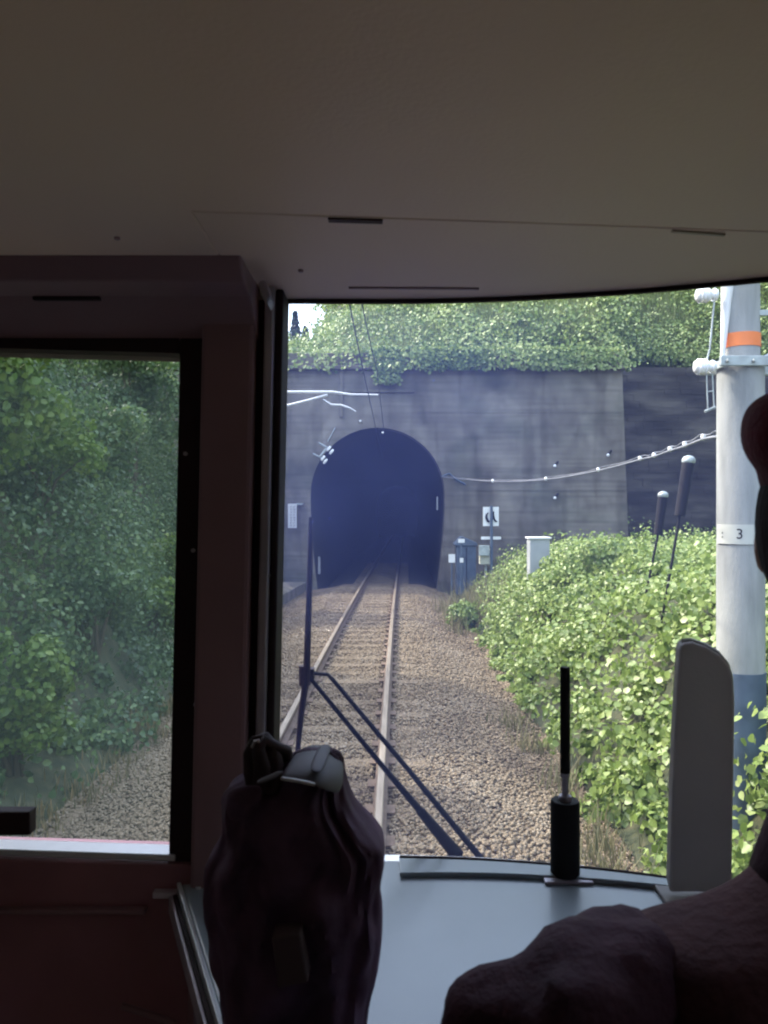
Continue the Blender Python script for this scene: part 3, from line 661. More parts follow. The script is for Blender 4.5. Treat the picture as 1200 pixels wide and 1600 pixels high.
hg.tube([P(1104,585,Zi),P(1106,640,Zi)],.005,6); hg.tube([P(1113,583,Zi),P(1116,640,Zi)],.005,6)
hg.tube([P(1101,643,Zi),P(1118,636,Zi)],.011,6); hg.tube([P(1105,612,Zi),P(1114,611,Zi)],.005,6)
hg.build('hanger_rod', M['steelgrey'], pole)
# number plate wrapped round the pole
def wrap(px): return px
pl = MB(); rr_ = rl+.008; a0, a1 = R(180), R(180+96); z0, z1 = P(0,849,ZP).z, P(0,819,ZP).z; vs = []
for i in range(17):
    a = a0+(a1-a0)*i/16
    for r_ in (rr_, rr_-.004):
        for z in (z0,z1): vs.append((PX+r_*math.cos(a), ZP+r_*math.sin(a), z))
fs = []
for i in range(16):
    A = i*4; B = A+4; fs += [(A,B,B+1,A+1),(A+2,A+3,B+3,B+2),(A+1,B+1,B+3,A+3),(A,A+2,B+2,B)]
fs += [(0,1,3,2),(64,66,67,65)]
pl.add(vs, fs).build('number_plate', flat('plate_cream',(.46,.47,.42),.5,var=.08), pole, smooth=40)
def wrapped_text(body, ang, size, name):
    me = text_mesh(body, size, M['blackpaint'], name)
    bm = bmesh.new(); bm.from_mesh(me); bmesh.ops.subdivide_edges(bm, edges=bm.edges, cuts=1); bm.to_mesh(me); bm.free()
    zm = (z0+z1)/2
    for v in me.vertices:
        a = R(ang)+v.co.x/rr_; r_ = rr_+.002+v.co.z*.5
        v.co = Vector((PX+r_*math.cos(a), ZP+r_*math.sin(a), zm+v.co.y))
    o = bpy.data.objects.new(name, me); COL.objects.link(o); o.parent = pole; o.location = -abs_loc(pole)
wrapped_text('3', 180+63, .105, 'number')
wrapped_text(':', 180+22, .09, 'number')
# cable with white rings from the pole to the portal
cab = empty('signal_cable', P(1122,682,ZP)); tag(cab, 'sagging grey cable with white rings from the right pole to the portal wall', 'cable')
KP = [(1122,682,5.75),(1099,686,6.3),(1070,697,7.1),(1047,704,7.9),(1022,713,9),(1000,718,10.1),(935,735,13.5),(853,749,18),(770,752,23),(690,745,YP-.1)]
def interp(t):
    t *= len(KP)-1; i = min(int(t), len(KP)-2); u = t-i
    p = [Vector(KP[max(0,min(len(KP)-1,j))]) for j in (i-1,i,i+1,i+2)]
    q = .5*((2*p[1])+(p[2]-p[0])*u+(2*p[0]-5*p[1]+4*p[2]-p[3])*u*u+(3*p[1]-p[0]-3*p[2]+p[3])*u**3)
    return P(*q)
pts = [interp(i/60) for i in range(61)]
MB().tube(pts,.011,8).build('cable', M['cable'], cab, smooth=60)
MB().tube([p+Vector((0,0,.035+.01*math.sin(i))) for i,p in enumerate(pts)],.005,6).build('support_wire', M['cable'], cab, smooth=60)
for kx in KP[1:9]:
    p = P(*kx); s = .016+.0012*kx[2]
    MB().ell(p+Vector((0,0,.015)),(s,s*.8,s*1.2),10,8).build('cable_ring', M['porcelain'], cab, smooth=60)
o = MB().tube([P(690,745,YP-.1),P(702,740,YP-.08),P(712,749,YP-.08),P(727,757,YP-.05)],.035,6).build('wall_conduit', M['darksleeve'], smooth=60); tag(o, 'short dark conduit on the wall where the cable ends', 'conduit')
# dark marker stakes
for (xt,yt,xm,ym,xb,yb,Z,wd,lb) in ((1036,770,1028,836,1014,905,10.5,.066,'shorter leaning black topped stake in the vines, the left one'),(1076,716,1062,806,1044,912,9.0,.072,'taller leaning black topped stake in the vines beside the pole')):
    r = empty('guy_stake', P(xb,yb,Z)); tag(r, lb, 'stake', 'black topped stakes')
    MB().tube([P(xt,yt+4,Z),P(xm,ym,Z)],[wd,wd*.85],16).build('black_cover', M['blackpaint'], r, smooth=60)
    MB().ell(P(xt,yt+4,Z),(wd*1.1,wd*1.1,wd*.9),16,10).build('cap', M['steelgrey'], r, smooth=60)
    e = P(xb,yb,Z); e2 = e+(e-P(xm,ym,Z))*.8
    MB().tube([P(xm,ym,Z),e,e2],.017,8).build('rod', M['blackpaint'], r, smooth=60)

# ------------------------------------------------------------ the train cab
train = empty('train_cab', (-.65,.8,1.12)); tag(train, 'dim interior of a train driving cab with windscreen, centre door window and beige ceiling', 'train cab')
XW0, XW1 = -2.05, .78; ZF = 1.12
HC = CZ+.42                              # ceiling height
def gz(X, h=0):                          # windscreen depth at X
    return 1.5-.30*max(0,X)**2
def cx_(X): return gz(X)
# ceiling: main panel, front panel and the seam between
def ceil_panel(y0f, y1f, z0, z1, xs_):
    vs = []
    for X in xs_: vs += [(X,y0f(X),z0),(X,y1f(X),z0),(X,y1f(X),z1),(X,y0f(X),z1)]
    n = len(xs_); fs = [(0,3,2,1),tuple(4*(n-1)+i for i in range(4))]
    for i in range(n-1):
        a, b = 4*i, 4*i+4
        for k in range(4): fs.append((a+k, a+(k+1)%4, b+(k+1)%4, b+k))
    return MB().add(vs, fs)
xsr = [-.27+i*(XW1+.27)/16 for i in range(17)]
seam = lambda X: .42*F/(800-(340+.033*((X/1.05*F))))
ceil_panel(lambda X: seam(X)+.0018, lambda X: gz(X)+.02, HC, HC+.03, xsr).build('front_ceiling_panel', M['beige'], train, bevel=.003)
MB().prism([(XW0+.02,-6.99,HC),(XW1,-6.99,HC)]+[(X,seam(X),HC) for X in xsr[::-1]]+[(-.2705,1.245,HC),(XW0+.02,1.245,HC)],(0,0,.03)).build('ceiling_panel', M['beige'], train, bevel=.0015)
MB().box((XW0,-7.06,HC+.03),(XW1+.04,1.47,HC+.09)).build('roof', M['bodypaint'], train)
def slot(px0, py0, px1, py1, hgt, mt):
    Z0 = .42*F/(800-py0); Z1 = .42*F/(800-py1)
    a = Vector(((px0-600)/F*Z0, Z0, HC-.001)); b_ = Vector(((px1-600)/F*Z1, Z1, HC-.001))
    return MB().hexa([a+Vector((0,-hgt,-.0015)),b_+Vector((0,-hgt,-.0015)),b_+Vector((0,hgt,-.0015)),a+Vector((0,hgt,-.0015))],[a+Vector((0,-hgt,.004)),b_+Vector((0,-hgt,.004)),b_+Vector((0,hgt,.004)),a+Vector((0,hgt,.004))]).build('ceiling_slot', mt, train)
slot(513,342.5,598,345,.0062,flat('slot_dark',(.05,.015,.015),.7)); slot(1050,360,1132,366,.003,M['cream']); slot(545,449,748,450.5,.0035,M['maroon'])
# small screw heads and a lamp-cover edge on the ceiling
scw = MB()
for px, py in ((183,371),(470,422)):
    Z = .42*F/(800-py); scw.tube([((px-600)/F*Z,Z,HC-.003),((px-600)/F*Z,Z,HC+.002)],.0045,10)
scw.build('screw', M['maroon'], train)
MB().box((-.62,1.33,HC-.046),(-.50,1.345,HC-.038)).build('header_catch', M['blackrubber'], train, bevel=.002)
# header over the centre door, sloping down to the door window
hx0, hx1 = XW0+.02, -.235
hd = MB(); 
hd.prism([(hx0,1.235,HC-.001),(hx0,1.27,HC-.032),(hx0,1.33,HC-.04),(hx0,1.42,HC-.098),(hx0,1.50,HC-.101),(hx0,1.50,HC+.02),(hx0,1.235,HC+.02)],(hx1-hx0,0,0))
hd.build('door_header', M['beigedark'], train, bevel=.004)
0 and MB().prism([(-.262,.98,HC-.001),(-.257,.98,HC-.001),(-.222,1.25,HC-.001),(-.236,1.25,HC-.001)],(0,0,-.003)).build('ceiling_trim', M['beige'], train)
# leaning uprights: X is a function of z
def lean(px_t, py_t, px_b, py_b, Z):
    a = P(px_t,py_t,Z); b = P(px_b,py_b,Z)
    return lambda z: a.x+(b.x-a.x)*(z-a.z)/(b.z-a.z)
def upright(name, fL, fR, y0, y1, z0, z1, mt, bevel=.003):
    return MB().hexa([(fL(z0),y0,z0),(fR(z0),y0,z0),(fR(z0),y1,z0),(fL(z0),y1,z0)],[(fL(z1),y0,z1),(fR(z1),y0,z1),(fR(z1),y1,z1),(fL(z1),y1,z1)]).build(name, mt, train, bevel=bevel)
ZB = 1.72
E = {x: lean(x,555,x-17,1340,1.44) for x in (286,325,404,417,431,443)}
upright('door_gasket', E[286], E[325], 1.415, 1.50, ZB, HC-.09, M['blackrubber'])
upright('pillar', E[325], E[404], 1.385, 1.50, ZF, HC-.03, M['maroon'], .008)
upright('pillar_groove', E[404], E[417], 1.42, 1.50, ZF, HC-.02, M['blackrubber'])
upright('pillar_strip', E[417], E[431], 1.40, 1.50, ZF, HC, M['alu'], .004)
upright('window_gasket', E[431], E[443], 1.42, 1.51, ZB, HC, M['blackrubber'], .004)
MB().prism([P(404,438,1.30),P(415,436,1.30),P(422,462,1.30),P(418,476,1.30),P(406,458,1.30)],(0,.05,0)).build('corner_bracket', M['alu'], train, bevel=.004)
# screws on the door frame
sc = MB()
for px, py in ((290,709),(302,860),(306,1100),(311,1082),(421,600),(419,900)): 
    sc.tube([P(px,py,1.41)-Vector((0,.004,0)),P(px,py,1.42)+Vector((0,.01,0))],.004,8)
sc.build('screw', M['alu'], train)
# centre door: frame above / left / below window, pane, sill
fL = lambda z: -1.02
top = P(0,549,1.44).z
MB().box((-1.10,1.41,ZF),(-.98,1.50,HC-.1)).build('door_gasket', M['blackrubber'], train)
MB().hexa([(-1.0,1.412,P(0,543,1.44).z),(E[286](2.7)-.001,1.412,P(0,556.5,1.44).z),(E[286](2.7)-.001,1.5,P(0,556.5,1.44).z),(-1.0,1.5,P(0,543,1.44).z)],
    [(-1.0,1.412,HC-.095),(E[286](2.7)-.001,1.412,HC-.095),(E[286](2.7)-.001,1.5,HC-.095),(-1.0,1.5,HC-.095)]).build('door_gasket', M['blackrubber'], train)
MB().box((-1.0,1.445,ZB-.02),(-.38,1.452,HC-.09)).build('door_window', M['glass2'], train)
s0, s1 = P(-240,1320,1.41), P(274,1337,1.41)
MB().hexa([s0+Vector((0,0,-.012)),s1+Vector((0,0,-.012)),s1+Vector((0,.035,-.002)),s0+Vector((0,.035,-.002))],[s0,s1,s1+Vector((0,.035,.006)),s0+Vector((0,.035,.006))]).build('window_sill', M['sill'], train, bevel=.003)
MB().hexa([(-1.0,1.40,ZF),(E[325](ZF),1.40,ZF),(E[325](ZF),1.5,ZF),(-1.0,1.5,ZF)],[(-1.0,1.40,s0.z-.014),(E[325](1.75),1.40,s1.z-.014),(E[325](1.75),1.5,s1.z-.014),(-1.0,1.5,s0.z-.014)]).build('door_panel', M['darkwall'], train, bevel=.003)
MB().box((-.95,1.385,P(0,1428,1.39).z),(P(228,1428,1.39).x,1.402,P(0,1420,1.39).z)).build('panel_rib', M['beigedark'], train, bevel=.003)
MB().box(P(238,1395,1.385),P(276,1405,1.385)+Vector((0,.02,0))).build('panel_rib', M['alu'], train, bevel=.002)
MB().tube([P(190,1572,1.36),P(230,1584,1.36),P(275,1600,1.36)],.006,8).build('grab_rail', M['maroon'], train)
MB().box(P(-60,1269,1.40),P(46,1306,1.40)+Vector((0,.03,0))).build('window_latch', M['blackrubber'], train, bevel=.003)
# windscreens
def curved_pane(name, X0f, X1, y_off, z0, z1, th, mt):
    n = 16; vs = []
    for i in range(n+1):
        for z in (z0,z1):
            X = X0f(z)+(X1-X0f(z))*i/n
            for d in (0,th): vs.append((X, gz(X)+y_off+d, z))
    fs = [(0,1,3,2),(4*n,4*n+2,4*n+3,4*n+1)]
    for i in range(n):
        a = 4*i; b = a+4
        fs += [(a,a+2,b+2,b),(a+1,b+1,b+3,a+3),(a,b,b+1,a+1),(a+2,a+3,b+3,b+2)]
    return MB().add(vs, fs).build(name, mt, train, smooth=40)
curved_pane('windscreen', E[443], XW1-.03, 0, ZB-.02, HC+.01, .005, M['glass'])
MB().box((XW0+.06,1.45,1.85),(-1.12,1.455,HC-.09)).build('left_windscreen', M['glass2'], train)
MB().box((XW0+.02,1.42,ZF-.3),(-1.1,1.5,1.85)).build('left_front_wall', M['darkwall'], train)
curved_pane('lower_front_wall', lambda z: E[417](z), XW1, .004, ZF-.5, ZB-.03, .06, M['bodypaint'])
# side walls, back wall, floor
def side(x0, x1, ye, wins):
    b = MB(); b.box((x0,-7,ZF-.4),(x1,ye,1.95)); b.box((x0,-7,2.66),(x1,ye,HC+.05)); y = -7
    for a, c in wins: b.box((x0,y,1.95),(x1,a,2.66)); y = c
    b.box((x0,y,1.95),(x1,ye,2.66)); b.build('side_wall', M['darkwall'], train)
    for a, c in wins: MB().box(((x0+x1)/2,a,1.95),((x0+x1)/2+.005,c,2.66)).build('side_window', M['glass2'], train)
side(XW0-.03, XW0+.02, 1.5, ((-6.3,-4.5),(-3.9,-2.1),(-1.3,-.5),(.3,1.1)))
side(XW1, XW1+.04, 1.33, ((-6.3,-4.5),(-3.9,-2.1),(-1.3,-.5),(.42,1.18)))
MB().box((XW0,-7,ZF-.06),(XW1,1.5,ZF)).build('floor', flat('lino',(.28,.24,.2),.6), train)
MB().box((XW0,-7.06,ZF-.06),(XW1,-7,HC+.05)).build('back_wall', M['beigedark'], train)
# dashboard
zt = CZ-.69
def dk(px, py): Z = .69*F/(py-800); return ((px-600)/F*Z, Z)
front = [(X, gz(X)-.002) for X in [-.38+i*(1.14)/14 for i in range(15)]]
lc = dk(283,1381); le = dk(350,1600)
dirv = (Vector(le)-Vector(lc)).normalized(); near = Vector(lc)+dirv*.62
outl = [(near.x,near.y), lc, (front[0][0], front[0][1])]+front[1:]+[(.76,.80),(.3,.80)]
dash = MB().prism([(x,y,zt-.05) for x,y in outl],(0,0,.05)).build('dashboard', M['console'], train, bevel=.006, seg=3)
body = [(Vector((x,y))+ (Vector((.25,1.05))-Vector((x,y))).normalized()*.03) for x,y in outl]
MB().prism([(p.x,p.y,ZF) for p in body],(0,0,zt-.052-ZF)).build('dashboard_body', M['consoleside'], train)
nrm = Vector((dirv.y,-dirv.x)); nrm = -nrm if nrm.x > 0 else nrm
def strip(name, o0, o1, z0, z1, mt):
    a = Vector(lc); b = near
    pts = [a+nrm*o0, b+nrm*o0, b+nrm*o1, a+nrm*o1]
    return MB().prism([(p.x,p.y,z0) for p in pts],(0,0,z1-z0)).build(name, mt, train, bevel=.0015)
strip('dashboard_edge', .0005, .008, zt-.04, zt+.004, M['sill'])
strip('dashboard_edge_groove', .0085, .016, zt-.045, zt-.012, M['blackrubber'])
strip('dashboard_edge', .0165, .022, zt-.05, zt-.014, M['alu'])
# raised strip along the glass, gasket
def ribbon(name, ya, yb, z0, z1, x0, x1, mt, ends=True, bevel=.002, taper=0):
    vs = []; n = 18
    for i in range(n+1):
        X = x0+(x1-x0)*i/n; t = 1-taper*i/n
        vs += [(X,gz(X)+ya*t,z0),(X,gz(X)+yb,z0),(X,gz(X)+yb,z1),(X,gz(X)+ya*t,z1)]
    fs = [(0,3,2,1),tuple(4*n+i for i in range(4))]
    for i in range(n):
        a, b = 4*i, 4*i+4
        for k in range(4): fs.append((a+k, a+(k+1)%4, b+(k+1)%4, b+k))
    return MB().add(vs, fs).build(name, mt, train, bevel=bevel)
ribbon('defroster_strip', -.075, -.012, zt+.0005, zt+.009, .03, .60, M['console'], taper=.5)
ribbon('defroster_slot', -.011, -.004, zt+.001, zt+.011, .03, .74, M['blackrubber'])
ribbon('window_gasket', -.012, 0, HC-.008, HC+.001, -.2, .75, M['blackrubber'])
db = MB()
for px, py in ((310,1388),(337,1487),(330,1352)):
    x, y = dk(px,py); db.tube([(x,y,zt-.001),(x,y,zt+.003)],.005,10)
db.build('screw', M['sill'], train)
# wiper outside the glass
wp = empty('wiper', (0,0,0)); wp.parent = train; wp.location = P(481,1055,1.56)-abs_loc(train)
def wpart(mb, name, mt): 
    return mb.build(name, mt, wp, smooth=50)
wpart(MB().tube([P(486,808,1.555),P(484,900,1.555),P(479,1055,1.555),P(470,1120,1.555),P(464,1185,1.555)],[.0045,.006,.0075,.0065,.005],8), 'blade', M['blackrubber'])
wpart(MB().tube([P(481,1055,1.575),P(600,1200,1.585),P(655,1265,1.585)],[.0045,.006,.008],8).tube([P(655,1265,1.585),P(716,1338,1.585)],[.010,.015],8), 'arm', M['blackpaint'])
wpart(MB().tube([P(480,1051,1.58),P(512,1054,1.58),P(520,1062,1.58),P(640,1205,1.585),P(752,1342,1.585)],[.0035,.004,.0045,.0055,.007],8), 'link_rod', M['blackpaint'])
wpart(MB().tube([P(476,1040,1.562),P(476,1070,1.562)],.012,10).box(P(472,1046,1.56),P(490,1064,1.56)+Vector((0,.025,0))), 'pivot', M['blackrubber'])
# antenna on the dashboard
aw = P(883,1372,1.43); aw.z = zt
an = empty('aerial', aw); tag(an, 'thick black upright aerial on a black cylinder at the front of the dashboard', 'aerial')
ax, ay = aw.x, aw.y; h1 = P(0,1250,ay).z
def lathe(prof, n=28): return MB().tube([(ax,ay,z) for r,z in prof],[r for r,z in prof],n)
lathe([(.026,zt+.001),(.0275,zt+.006),(.0275,h1-.004),(.025,h1)]).build('base_cylinder', M['blackpaint'], an, smooth=40)
MB().box((ax-.045,ay-.035,zt+.0005),(ax+.045,ay+.035,zt+.006)).build('base_plate', M['alu'], an, bevel=.002)
zr1 = P(0,1207,ay).z; zr2 = P(0,1042,ay).z
lathe([(.012,h1),(.012,h1+.008),(.0065,h1+.012),(.0065,zr1-.01),(.009,zr1-.008),(.009,zr1)]).build('metal_ferrule', M['alu'], an, smooth=40)
lathe([(.0095,zr1),(.0095,zr2-.003),(.008,zr2)]).build('rod', M['blackpaint'], an, smooth=40)
# grey housing at the right end
ZH = 1.34
hs = empty('upright_housing', (P(1098,0,ZH).x,ZH,zt)); tag(hs, 'tall grey upright housing with a rounded top at the right end of the dashboard', 'equipment housing')
ol = [(1046,1395),(1050,1250),(1054,1150),(1059,1060),(1062,1014),(1068,1006),(1082,1004),(1105,1012),(1125,1024),(1140,1042),(1146,1062),(1148,1100),(1146,1250),(1144,1395)]
pts = [P(x,y,ZH-.02) for x,y in ol]
for p in pts: p.z = max(p.z, zt)
pts = [p for i,p in enumerate(pts)]
MB().prism(pts,(.012,.05,0)).build('housing_shell', M['panelgrey'], hs, bevel=.008, seg=3)
ed = [P(x,y,ZH-.02)+Vector((.004,.02,.001)) for x,y in ol[5:13]]
MB().tube(ed,.0045,6).build('edge_trim', M['paneledge'], hs, smooth=60)
MB().box((P(1044,0,ZH).x-.01,ZH-.03,zt),(P(1150,0,ZH).x+.02,ZH+.045,zt+.008)).build('foot', M['panelgrey'], hs, bevel=.002)
# ------------------------------------------------------------ draped bag on the dashboard
bagc = (-.105, 1.0)
bag = empty('cloth_bag', (bagc[0],bagc[1],zt)); tag(bag, 'dark purple cloth bag with grey top flap slumped on the dashboard before the pillar', 'bag')
Zb = .985
sil = [(1176,472,522),(1184,452,534),(1200,430,539),(1215,388,541),(1235,352,545),(1262,347,556),(1290,345,578),(1318,338,600),(1345,323,602),(1385,316,597),(1430,318,598),(1480,326,596),(1530,337,590),(1580,346,580),(1618,352,572)]
ringn = 96; vs = []; fs = []
def cr(i, t):
    p = [sil[max(0,min(len(sil)-1,j))] for j in (i-1,i,i+1,i+2)]
    return [.5*((2*p[1][k])+(p[2][k]-p[0][k])*t+(2*p[0][k]-5*p[1][k]+4*p[2][k]-p[3][k])*t*t+(3*p[1][k]-p[0][k]-3*p[2][k]+p[3][k])*t**3) for k in range(3)]
rows = [cr(i, j/6) for i in range(len(sil)-1) for j in range(6)]+[list(sil[-1])]
for j, (py, xl, xr) in enumerate(rows):
    a = P(xl,py,Zb); b = P(xr,py,Zb); c = (a+b)/2; hw = (b.x-a.x)/2; t = j/(len(rows)-1)
    dp = min(.085, hw*.9)*(.55+.45*min(1, t*3))
    for i in range(ringn):
        th = 2*math.pi*i/ringn; ct, st_ = math.cos(th), math.sin(th)
        se = lambda v, e: math.copysign(abs(v)**e, v)
        fold = (math.sin(th*5+py*.012+2*math.sin(py*.02))*.5+math.sin(th*11-py*.03+1)*.2)*.0032*min(1, t*6)
        fold += mnoise.noise(Vector((ct*2.2, st_*2.2, py*.018)))*.019*min(1, t*5)
        fold -= abs(mnoise.noise(Vector((ct*3.1+st_*2, py*.006, 4+st_*1.5))))*.022*min(1, t*6)+abs(mnoise.noise(Vector((ct*6+py*.012, st_*4, py*.010+9))))*.010
        if st_ < 0: fold *= 1.4
        vs.append((c.x+se(ct,.8)*hw+ct*fold*.16, bagc[1]+se(st_,.8)*dp+st_*fold, c.z))
for j in range(len(rows)-1):
    for i in range(ringn): fs.append((j*ringn+i, j*ringn+(i+1)%ringn, (j+1)*ringn+(i+1)%ringn, (j+1)*ringn+i))
nr = len(rows); fs += [list(range(ringn)), list(range((nr-1)*ringn, nr*ringn))[::-1]]
MB().add(vs, fs).build('bag_body', M['cloth'], bag, smooth=60)
Zg = .93
def sheet(pl, name, mt, th=.004, par=bag):
    return MB().prism([P(*p) for p in pl],(0,.001,-th)).build(name, mt, par, bevel=.002)
# grey top flap: bent patch over the shoulder of the bag
def patch(rows_, name, mt, th=.003):
    vs = [P(*p) for r in rows_ for p in r]; m_ = len(rows_[0]); n_ = len(rows_)
    fs = [(j*m_+i, j*m_+i+1, (j+1)*m_+i+1, (j+1)*m_+i) for j in range(n_-1) for i in range(m_-1)]
    o = MB().add(vs, fs).build(name, mt, bag, smooth=180)
    s_ = o.modifiers.new('solid','SOLIDIFY'); s_.thickness = th; u = o.modifiers.new('sub','SUBSURF'); u.levels = 2; u.render_levels = 2
    return o
patch([[(470,1166,1.03),(492,1160,1.04),(514,1163,1.04),(532,1178,1.03)],[(452,1186,.965),(482,1180,.96),(512,1180,.96),(540,1194,.985)],[(442,1206,.925),(475,1206,.915),(508,1212,.915),(539,1222,.95)],[(440,1218,.915),(474,1223,.905),(506,1232,.905),(532,1246,.94)]], 'top_flap', M['sheen'])
patch([[(500,1160,1.03),(514,1160,1.035),(520,1164,1.03)],[(490,1178,.955),(504,1178,.952),(514,1180,.955)],[(482,1204,.908),(492,1206,.905),(504,1208,.907)]], 'flap_stripe', M['stripe'], .004)
patch([[(398,1218,.925),(420,1210,.92),(440,1200,.915)],[(400,1226,.915),(424,1218,.91),(444,1208,.905)]], 'seam_strip', M['sheen'])
patch([[(352,1236,.94),(372,1226,.925),(392,1226,.915),(412,1226,.912)],[(350,1262,.93),(370,1262,.912),(390,1258,.905),(408,1250,.905)],[(356,1286,.93),(374,1284,.915),(388,1276,.91),(402,1264,.91)]], 'side_gather', M['cloth'])
MB().tube([P(440,1216,.905),P(470,1221,.896),P(492,1226,.896)],.0022,8).build('flap_highlight', M['sill'], bag, smooth=60)  # bright line painted in as a highlight along the flap edge
MB().prism([P(424,1464,.893),P(470,1460,.893),P(482,1536,.895),P(434,1546,.895)],(0,.03,0)).build('cloth_label', M['patch'], bag, bevel=.003)
hb = MB(); hb.tube([P(405,1238,.965),P(396,1205,.96),P(392,1178,.965),P(400,1158,.97),P(414,1154,.975),P(424,1168,.97),P(428,1192,.965),P(420,1236,.96)],[.015,.013,.010,.0085,.009,.011,.013,.016],12)
hb.tube([P(408,1230,.955),P(410,1200,.95),P(404,1172,.955),P(412,1158,.965),P(430,1170,.97),P(448,1176,.98),P(452,1190,.975)],[.012,.011,.009,.008,.010,.009,.007],12)
hb.build('handle', M['blackrubber'], bag, smooth=60)
MB().tube([P(394,1168,.957),P(398,1159,.957),P(405,1157,.957)],.0022,6).build('buckle', M['alu'], bag, smooth=60)

# ------------------------------------------------------------ driver
HX, HY = .485, .77
per = empty('person', (.44,.66,1.58)); tag(per, 'person in dark uniform and cap sitting at the right, seen from behind, arm bent out', 'person')
def skin_obj(chains, name):
    """chains: list of (list of (x,y,z,r), parent) joined by shared coords"""
    vs = []; rs = []; es = []; key = {}
    for ch in chains:
        prev = None
        for (x,y,z,r) in ch:
            k_ = (round(x,4),round(y,4),round(z,4))
            if k_ not in key: key[k_] = len(vs); vs.append((x,y,z)); rs.append(r)
            i = key[k_]
            if prev is not None and prev != i: es.append((prev,i))
            prev = i
    me = bpy.data.meshes.new(name); me.from_pydata(vs, es, []); o = bpy.data.objects.new(name, me); COL.objects.link(o)
    md = o.modifiers.new('skin','SKIN'); md.use_smooth_shade = True
    if not me.skin_vertices: 
        bpy.context.view_layer.objects.active = o
    for i, sv in enumerate(me.skin_vertices[0].data):
        r = rs[i]; sv.radius = (r, r) if not isinstance(r, tuple) else r; sv.use_root = (i == 0)
    sb = o.modifiers.new('sub','SUBSURF'); sb.levels = 3; sb.render_levels = 2
    dg = bpy.context.evaluated_depsgraph_get(); dg.update()
    me2 = bpy.data.meshes.new_from_object(o.evaluated_get(dg)); bpy.data.objects.remove(o)
    return me2
pel = (.44,.66,1.68,.10); sp1 = (.44,.68,1.80,.095); sp2 = (.445,.70,1.90,.09); chest = (.450,.72,1.93,.06); nk = (.468,.74,2.07,.042); nk2 = (.478,.755,2.19,.05); hdj = (.485,.768,2.28,.055)
shL = (.28,.74,1.93,.036); elL = (.125,.65,1.935,.034); wrL = (.155,.86,1.80,.028)
shR = (.63,.74,1.93,.036); elR = (.69,.74,1.76,.045); wrR = (.60,.95,1.78,.028)
hpL = (.36,.68,1.66,.095); knL = (.34,1.05,1.66,.058); anL = (.34,1.10,1.22,.04); ftL = (.33,1.22,1.15,.03)
hpR = (.53,.68,1.66,.095); knR = (.56,1.05,1.66,.058); anR = (.57,1.10,1.22,.04); ftR = (.58,1.22,1.15,.03)
def hand(wr, d, side):
    """palm then five bent fingers; d = forward direction in xy, side = thumb side sign"""
    w_ = Vector(wr[:3]); f = Vector(d).normalized(); s_ = Vector((-f.y,f.x,0))*(-side); out = []
    pm = w_+f*.045; out.append([wr, (*pm, .024)])
    for i, (o_, l) in enumerate(((-.030,.062),(-.010,.075),(.010,.080),(.030,.072))):
        k0 = w_+f*.085+s_*o_*(-1); 
        a1 = k0+f*l*.45+Vector((0,0,.006)); a2 = a1+f*l*.3+Vector((0,0,-.018)); a3 = a2+f*l*.15+Vector((0,0,-.02))
        out.append([(*pm,.024),(*k0,.0105),(*a1,.009),(*a2,.0082),(*a3,.007)])
    t0 = w_+f*.03+s_*.03; t1 = t0+f*.03+s_*.022+Vector((0,0,-.006)); t2 = t1+f*.03+s_*.006+Vector((0,0,-.008))
    out.append([(*pm,.024),(*t0,.013),(*t1,.0105),(*t2,.0085)])
    return out
chains = [[pel,sp1,sp2,chest,nk,nk2,hdj],[chest,shL,elL,wrL],[chest,shR,elR,wrR],[pel,hpL,knL,anL,ftL],[pel,hpR,knR,anR,ftR]]
hL = (.165,.90,1.755,.026); hR = (.575,.99,1.76,.026)
chains += [[wrL,hL],[wrR,hR]]+hand(hL,(.15,1,0),1)+hand(hR,(-.1,1,0),-1)
me = skin_obj(chains, 'tmp')
bm = bmesh.new(); bm.from_mesh(me)
# head: sculpted ellipsoid with brow, nose, chin and ears, facing +Y
hc = Vector((HX,HY+.01,2.375))
def headfn(p):
    x,y,z = p; q = Vector(p)
    if z < 0: q.x *= 1-.28*(-z)**1.5; q.y = q.y*(1-.12*(-z)) + .10*(-z)*(1 if y > 0 else .2)
    if y > 0:
        q.y -= .10*math.exp(-((z+.02)/.16)**2)*math.exp(-((abs(x)-.38)/.2)**2)      # eye sockets
        q.y += .26*math.exp(-(x/.14)**2)*math.exp(-((z+.22)/.2)**2)*(1 if z > -.4 else .6)  # nose
        q.y += .07*math.exp(-(x/.3)**2)*math.exp(-((z+.56)/.07)**2)                 # lips
        q.y += .10*math.exp(-(x/.3)**2)*math.exp(-((z+.84)/.12)**2)                 # chin
    return q
YAW = Matrix.Rotation(R(-42), 3, 'Z')
def turned(mb):
    mb.v = [hc+YAW@(v-hc) for v in mb.v]; return mb
hb_ = MB().ell(hc,(.078,.098,.118),48,36,headfn)
for s in (-1,1):
    hb_.ell(hc+Vector((s*.082,-.008,-.012)),(.011,.02,.032),14,10)
